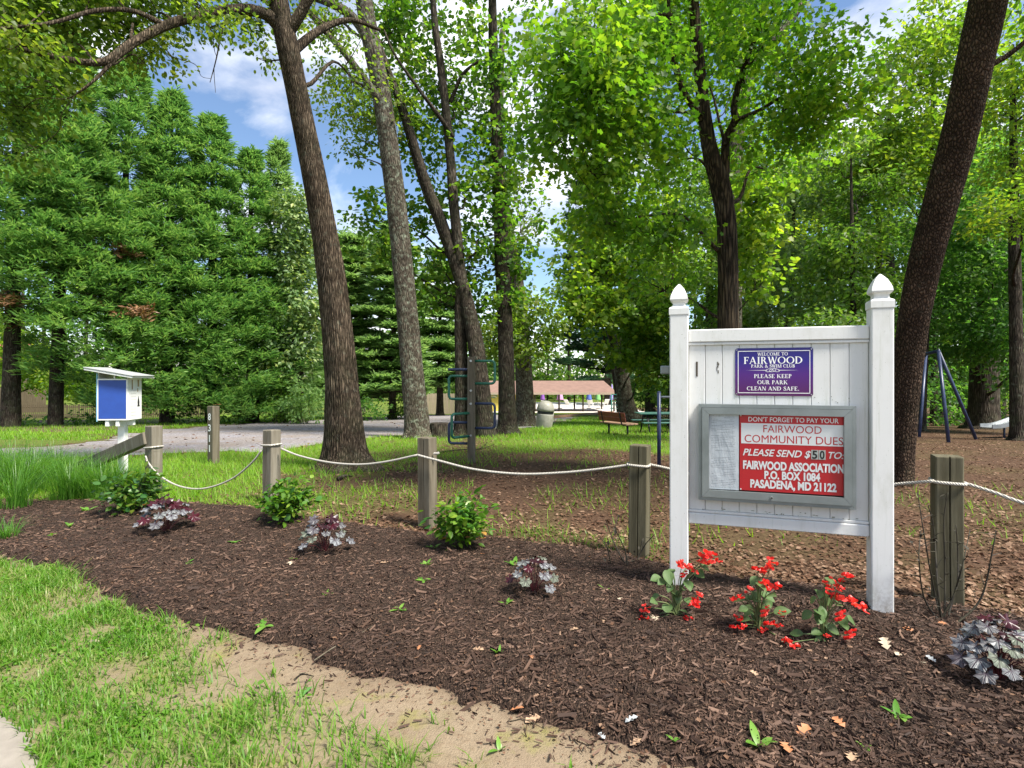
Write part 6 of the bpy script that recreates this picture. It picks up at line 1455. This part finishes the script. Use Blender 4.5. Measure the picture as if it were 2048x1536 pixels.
begonia('tallest red begonia at the foot of the left board post', 1352, 1244, [(1345, 1138), (1372, 1160), (1400, 1132), (1380, 1125), (1330, 1160), (1352, 1180), (1318, 1190), (1372, 1196), (1340, 1215), (1360, 1220), (1325, 1225), (1350, 1243), (1378, 1232), (1368, 1178), (1342, 1165), (1392, 1142), (1336, 1238), (1366, 1248)],
        [(1365, 1132, 1.2), (1368, 1150, .7), (1416, 1112, 1.3), (1404, 1125, .9), (1424, 1122, 1.1), (1388, 1140, .6), (1398, 1190, .7), (1388, 1207, 1.0), (1375, 1238, .7), (1296, 1216, .7), (1290, 1236, 1.0)], 21)
begonia('middle red begonia with pink red blooms', 1518, 1272, [(1500, 1190), (1520, 1185), (1512, 1165), (1490, 1200), (1505, 1212), (1510, 1228), (1530, 1200), (1548, 1225), (1520, 1245), (1495, 1262), (1540, 1262), (1518, 1275), (1500, 1240), (1535, 1190), (1525, 1160)],
        [(1515, 1136, .9), (1530, 1142, .8), (1547, 1127, 1.0), (1524, 1168, .7), (1540, 1175, 1.3), (1498, 1180, .7), (1470, 1195, 1.0), (1532, 1225, .9), (1538, 1245, .9), (1476, 1234, .8), (1468, 1252, .8), (1488, 1250, .6), (1526, 1262, .7), (1566, 1224, .7), (1555, 1250, .6)], 22)
begonia('right red begonia with large green leaves beside the right board post', 1648, 1292, [(1650, 1155), (1640, 1180), (1632, 1195), (1655, 1195), (1642, 1212), (1632, 1230), (1650, 1228), (1672, 1210), (1690, 1230), (1680, 1245), (1606, 1268), (1636, 1272), (1634, 1290), (1660, 1165), (1650, 1248), (1644, 1262), (1622, 1222)],
        [(1692, 1156, 1.1), (1664, 1168, .9), (1660, 1178, .8), (1668, 1192, .7), (1688, 1196, 1.4), (1714, 1204, 1.4), (1684, 1232, 1.0), (1702, 1270, 1.0), (1584, 1285, 1.2), (1582, 1296, .9), (1677, 1298, 1.1), (1655, 1273, .5), (1684, 1175, .7)], 23)

# weeds
V_, F_l = midrib(.095, .015, 6, .25, .15); WLF = tm_mesh('leaf', V_, F_l, M_weed, 1, True); V_, F_l = midrib(.06, .02, 5, .2, .15); WLF2 = tm_mesh('leaf', V_, F_l, M_weed, 1, True)
for i, (lab, u, v, n, s, up) in enumerate([('dandelion like weed at the bottom edge of the mulch', 1522, 1512, 4, 1.15, 1.2), ('branching light green weed below the right begonia', 1798, 1452, 7, .75, .8), ('pair of small green leaves near the silver plant', 1878, 1408, 2, .6, .4),
        ('small upright weed in the middle of the mulch', 995, 1322, 5, .5, 1.6), ('leafy weed left of the bright shrub', 852, 1142, 6, .8, 1.0), ('small weed touching the bright shrub', 868, 1105, 5, .8, .9), ('broad leaved weed behind the lilac grey plant', 1030, 1142, 5, 1.1, .9),
        ('flat weed near the mulch centre', 800, 1232, 5, .8, .5), ('pale folded leaf weed at the mulch edge', 530, 1266, 4, 1.0, .5), ('spindly weed left of the mulch centre', 655, 1202, 4, .6, .8), ('tiny weed below the silver plant', 470, 1094, 5, .7, .6), ('bushy weed at the left end of the lawn edge', 55, 1122, 8, .9, .9),
        ('strap leaved weed in front of the tall grass', 172, 1030, 6, 1.0, 1.2), ('thin weed between the shrubs', 378, 1136, 4, .6, .5), ('yellow green weed left of the deep shrub', 105, 1080, 6, .7, 1.0), ('weed sprig in front of the lilac grey plant', 1010, 1220, 5, .7, .9), ('small weed right of the mulch centre', 845, 1172, 4, .9, .3), ('weed sprout by the dusky plant', 590, 1128, 4, .6, .7), ('weed tuft at the left mulch end', 140, 1062, 6, .8, 1.3), ('tiny weed in the sand corner', 1350, 1500, 3, .35, .5), ('seedling right of the lilac grey plant', 1210, 1190, 2, .5, 1.0), ('seedling near the right begonia', 1732, 1515, 3, .35, .5), ('weed at the far right of the path', 2030, 1232, 4, .7, 1.0), ('weed clump on the sand with upright blades', 1000, 1500, 5, .6, 1.5)]):
    b = P(u, v); b.z += .045 if float(bedmask(b.x, b.y)) > .05 else .0; t = thing('weed', lab, 'weed', b, 0, 'weeds sprouting from the bed'); rr = np.random.RandomState(500 + i)
    for k in range(n):
        a = k * 6.283 / n + rr.uniform(-.5, .5); inst('leaf', WLF if k % 2 else WLF2, t, (rr.normal(0, .006), rr.normal(0, .006), -.004), basis((math.cos(a), math.sin(a), up * rr.uniform(.4, 1.1)), (0, 0, 1) if up < 1.3 else (-math.cos(a), -math.sin(a), .6)), 1.1 * s * rr.uniform(.75, 1.3))

# tall grass at the left
def grass_clump(label, u, v, hpx, spread, n, seed, name='ornamental_grass'):
    b = P(u, v); k_ = b.y / FPX; hgt = hpx * k_; rr = np.random.RandomState(seed); m = n
    a = rr.uniform(0, 6.283, m); r0 = rr.uniform(0, .16, m) * spread; L_ = hgt * rr.uniform(.65, 1.25, m); le = rr.uniform(.2, 1.05, m) * L_; w = rr.uniform(.003, .006, m); K = 6; V = []
    dx, dy = np.cos(a), np.sin(a); a2 = a + rr.normal(0, .6, m); x0, y0 = r0 * np.cos(a2), r0 * np.sin(a2)
    for i in range(K + 1):
        t_ = i / K; ww = w * (1 - t_ * .92); ds = le * (t_ ** 1.8); z = L_ * (t_ * 1.12 - .42 * (t_ ** 3) * (.4 + le / L_))
        for s in (-1, 1): V.append(np.stack([x0 + dx * ds - s * dy * ww, y0 + dy * ds + s * dx * ww, z - .02], 1))
    V = np.stack(V, 1).reshape(-1, 3); q = np.array([[2 * i, 2 * i + 1, 2 * i + 3, 2 * i + 2] for i in range(K)])
    F = (np.arange(m)[:, None, None] * (2 * K + 2) + q[None]).reshape(-1, 4)
    o = Geo().add(V, F).obj(name, MAT['grass_tall'], None, True, loc=b); tag(o, label, 'grass', 'tall arching grass clumps')
for i, (lab, u, v, h, sp_, n) in enumerate([('upright pale grass clump at the front left corner', 32, 1022, 130, .9, 150), ('arching grass clump left of the deep green shrub', 205, 1000, 110, 1.3, 320), ('arching grass clump in the middle of the tall grass', 140, 1000, 110, 1.4, 340), ('grass clump below the blue box post', 235, 992, 90, 1.2, 240), ('grass clump behind the front corner clump', 60, 985, 120, 1.5, 340), ('rear grass clump against the driveway', 110, 962, 90, 1.5, 300), ('rear grass clump at the left edge', 20, 960, 100, 1.5, 320), ('low grass clump before the slanted timber', 180, 968, 80, 1.3, 260), ('grass clump cut by the left edge', -25, 990, 120, 1.4, 280), ('grass clump at the foot of the slanted timber', 262, 975, 62, 1.2, 200), ('short fresh tuft at the left mulch edge', 12, 1082, 60, .7, 110)]):
    grass_clump(lab, u, v, h, sp_, n, 600 + i)

# dead rose canes
def rose(label, u, v, canes, seed):
    b = P(u, v); b.z += .02; t = thing('rose_bush', label, 'shrub', b, 0, 'bare rose bushes by the posts'); rr = np.random.RandomState(seed); g2 = Geo(); Y = b.y
    V_, F_l = midrib(.03, .009, 4, .3, .3); me = tm_mesh('leaf', V_, F_l, M_cane, 1, True)
    for pts in canes:
        p = [Vector((rr.normal(0, .02), rr.normal(0, .03), -.03))] + [Q(x, y, Y + rr.uniform(-.12, .12)) - b for x, y in pts]
        c = curve(p, 7); Geo().tube(c, np.linspace(.007, .0024, len(c)), 6).obj('cane', M_cane, t, True)
        for k in range(3, len(c) - 1, 2):
            d = rr.normal(0, 1, 3); d[2] = abs(d[2]) * .7; e = c[k] + norm(d) * rr.uniform(.03, .10); g2.tube([c[k], (c[k] + e) / 2 + rr.normal(0, .006, 3), e], [.003, .002, .0012], 4, False)
            if rr.uniform() < .5: inst('leaf', me, t, e, basis(rr.normal(0, 1, 3), (0, 0, 1)), rr.uniform(.7, 1.4))
    kind(g2.obj('side_twigs', M_cane, t), 'stuff')
rose('bare thorny rose canes growing around the dark cracked post', 1888, 1250, [[(1868, 1180), (1850, 1080), (1835, 985)], [(1875, 1170), (1868, 1060), (1856, 1010)], [(1850, 1200), (1838, 1120), (1842, 1060)], [(1905, 1200), (1925, 1130), (1940, 1060)], [(1960, 1200), (1985, 1100), (1992, 1060)], [(1890, 1150), (1888, 1040), (1896, 985)], [(1912, 1180), (1916, 1120), (1912, 1050)]], 31)
rose('bare dark rose twigs at the foot of the mossy post', 1262, 1140, [[(1240, 1110), (1222, 1070), (1212, 1040)], [(1250, 1100), (1232, 1060), (1236, 1030)], [(1225, 1130), (1215, 1095), (1200, 1075)], [(1275, 1120), (1290, 1090), (1308, 1070)], [(1290, 1140), (1300, 1150)]], 32)

# fallen leaves, sticks and stones one can pick out
FL = {}
for nm, c in (('tan', (.40, .26, .16)), ('orange', (.42, .17, .07)), ('cream', (.52, .42, .30)), ('silver', (.42, .44, .44)), ('green', (.10, .24, .05))):
    V_ = OAK[0].copy(); V_[:, 2] += .10 * V_[:, 0] ** 2 + .35 * np.abs(V_[:, 1]); FL[nm] = tm_mesh('fallen_leaf', V_ * np.array([1, 1.25, 1]), [OAK[1]], plain(nm + '_dry_leaf', c, tuple(x * .7 for x in c), .7, 40), 1)
for lab, u, v, c, s in [('orange brown leaf on the sand by the mulch edge', 1018, 1428, 'orange', .075), ('curled tan leaf on the sand beside the mulch edge', 1082, 1438, 'tan', .085), ('pale cream leaf in the mulch below the lilac grey plant', 950, 1240, 'cream', .085), ('cream leaf in the mulch left of the first begonia', 1240, 1215, 'cream', .075), ('bluish stone made as an upturned silver leaf at the mulch edge', 1250, 1468, 'silver', .065), ('small bluish stone made as a silver leaf left of the other', 1210, 1484, 'silver', .045), ('greyish curled leaf near the bottom edge', 1260, 1498, 'tan', .075),  # the two bluish stones are built from the silver leaf mesh
        ('orange leaf right of the dandelion weed', 1598, 1502, 'orange', .09), ('crumpled orange leaf beside the dandelion weed', 1565, 1508, 'orange', .08), ('orange leaf below the right board post', 1745, 1332, 'orange', .085), ('orange five pointed leaf near the rose canes', 1828, 1280, 'orange', .06), ('orange leaf under the rose canes', 1890, 1262, 'orange', .07), ('pair of cream leaf scraps right of the right begonia', 1775, 1318, 'cream', .10), ('cream leaf scrap near the orange leaf', 1800, 1326, 'cream', .06), ('silver leaf scrap left of the silver plant', 1872, 1344, 'silver', .055),
        ('tan leaf in the mulch centre', 945, 1316, 'tan', .07), ('tan leaf right of the mulch centre', 1140, 1278, 'tan', .08), ('small orange leaf left of the mulch centre', 836, 1318, 'orange', .04), ('orange leaf near the sand', 1065, 1336, 'orange', .05), ('cream oak leaf below the dusky plant', 580, 1136, 'cream', .09), ('tan leaf by the dusky plant', 760, 1138, 'tan', .08), ('cream leaf lying before the first begonia', 1310, 1258, 'cream', .085), ('tan leaf by the first begonia', 1210, 1260, 'tan', .07), ('pale green fallen leaf in the lawn', 625, 1378, 'green', .09), ('white scrap like leaf in the lawn', 200, 1288, 'cream', .05), ('bright orange leaf under the loose green shrub', 570, 1048, 'orange', .07), ('red orange leaf below the bright shrub', 968, 1120, 'orange', .05), ('tan leaf near the bottom right', 1690, 1478, 'orange', .07), ('tan leaf at the lower right', 1705, 1530, 'tan', .08), ('tan leaf under the begonia row', 1500, 1360, 'tan', .05)]:
    b = P(u, v); b.z += .052 if float(bedmask(b.x, b.y)) > .08 else .014; rr = random.Random(u * 7 + v)
    tag(inst('fallen_leaf', FL[c], None, b, (rr.uniform(-.3, .3), rr.uniform(-.3, .3), rr.uniform(0, 6.28)), s), lab, 'leaf', 'fallen leaves')
def stick(label, pts, r, m=MAT['bark_far'], side=()):
    p = [P(u, v, .03 + .02 * (k % 2)) for k, (u, v) in enumerate(pts)]; o_ = p[0].copy(); g = Geo(); c = curve([q - o_ for q in p], 6); g.tube(c, np.linspace(r, r * .4, len(c)), 6)
    for s in side: q = [P(u, v, .035) - o_ for u, v in s]; g.tube(curve(q, 4), r * .5, 5)
    tag(g.obj('stick', m, None, True, loc=o_), label, 'stick', 'sticks lying on the ground')
stick('long thin twig lying where mulch meets sand', [(628, 1332), (668, 1312), (700, 1290), (745, 1268)], .004, MAT['wood_mid'], [[(745, 1268), (760, 1280)]])
stick('thin curved twig on the sand', [(1020, 1456), (1050, 1462), (1090, 1472)], .003)
stick('fallen branch on the ground behind the climbing post', [(872, 908), (920, 904), (960, 900), (988, 893)], .02, MAT['bark_dark'], [[(960, 900), (975, 888)]])
stick('short log on the leaf litter below the big oak', [(676, 962), (690, 958), (702, 956)], .035, MAT['bark_far'])
stick('dark twig on the lawn sand', [(588, 1372), (604, 1368), (628, 1364)], .006, MAT['bark_dark'])
stick('dark stick in the mulch left of the silver and maroon plant', [(185, 1066), (200, 1066), (212, 1067)], .012, MAT['bark_dark'])
stick('pale stick piece left of the silver plant', [(1828, 1336), (1852, 1344)], .008, MAT['wood_pale'])
stick('bleached splinter in the mulch below the middle begonia', [(1475, 1400), (1490, 1420), (1500, 1425)], .006, MAT['wood_old'])
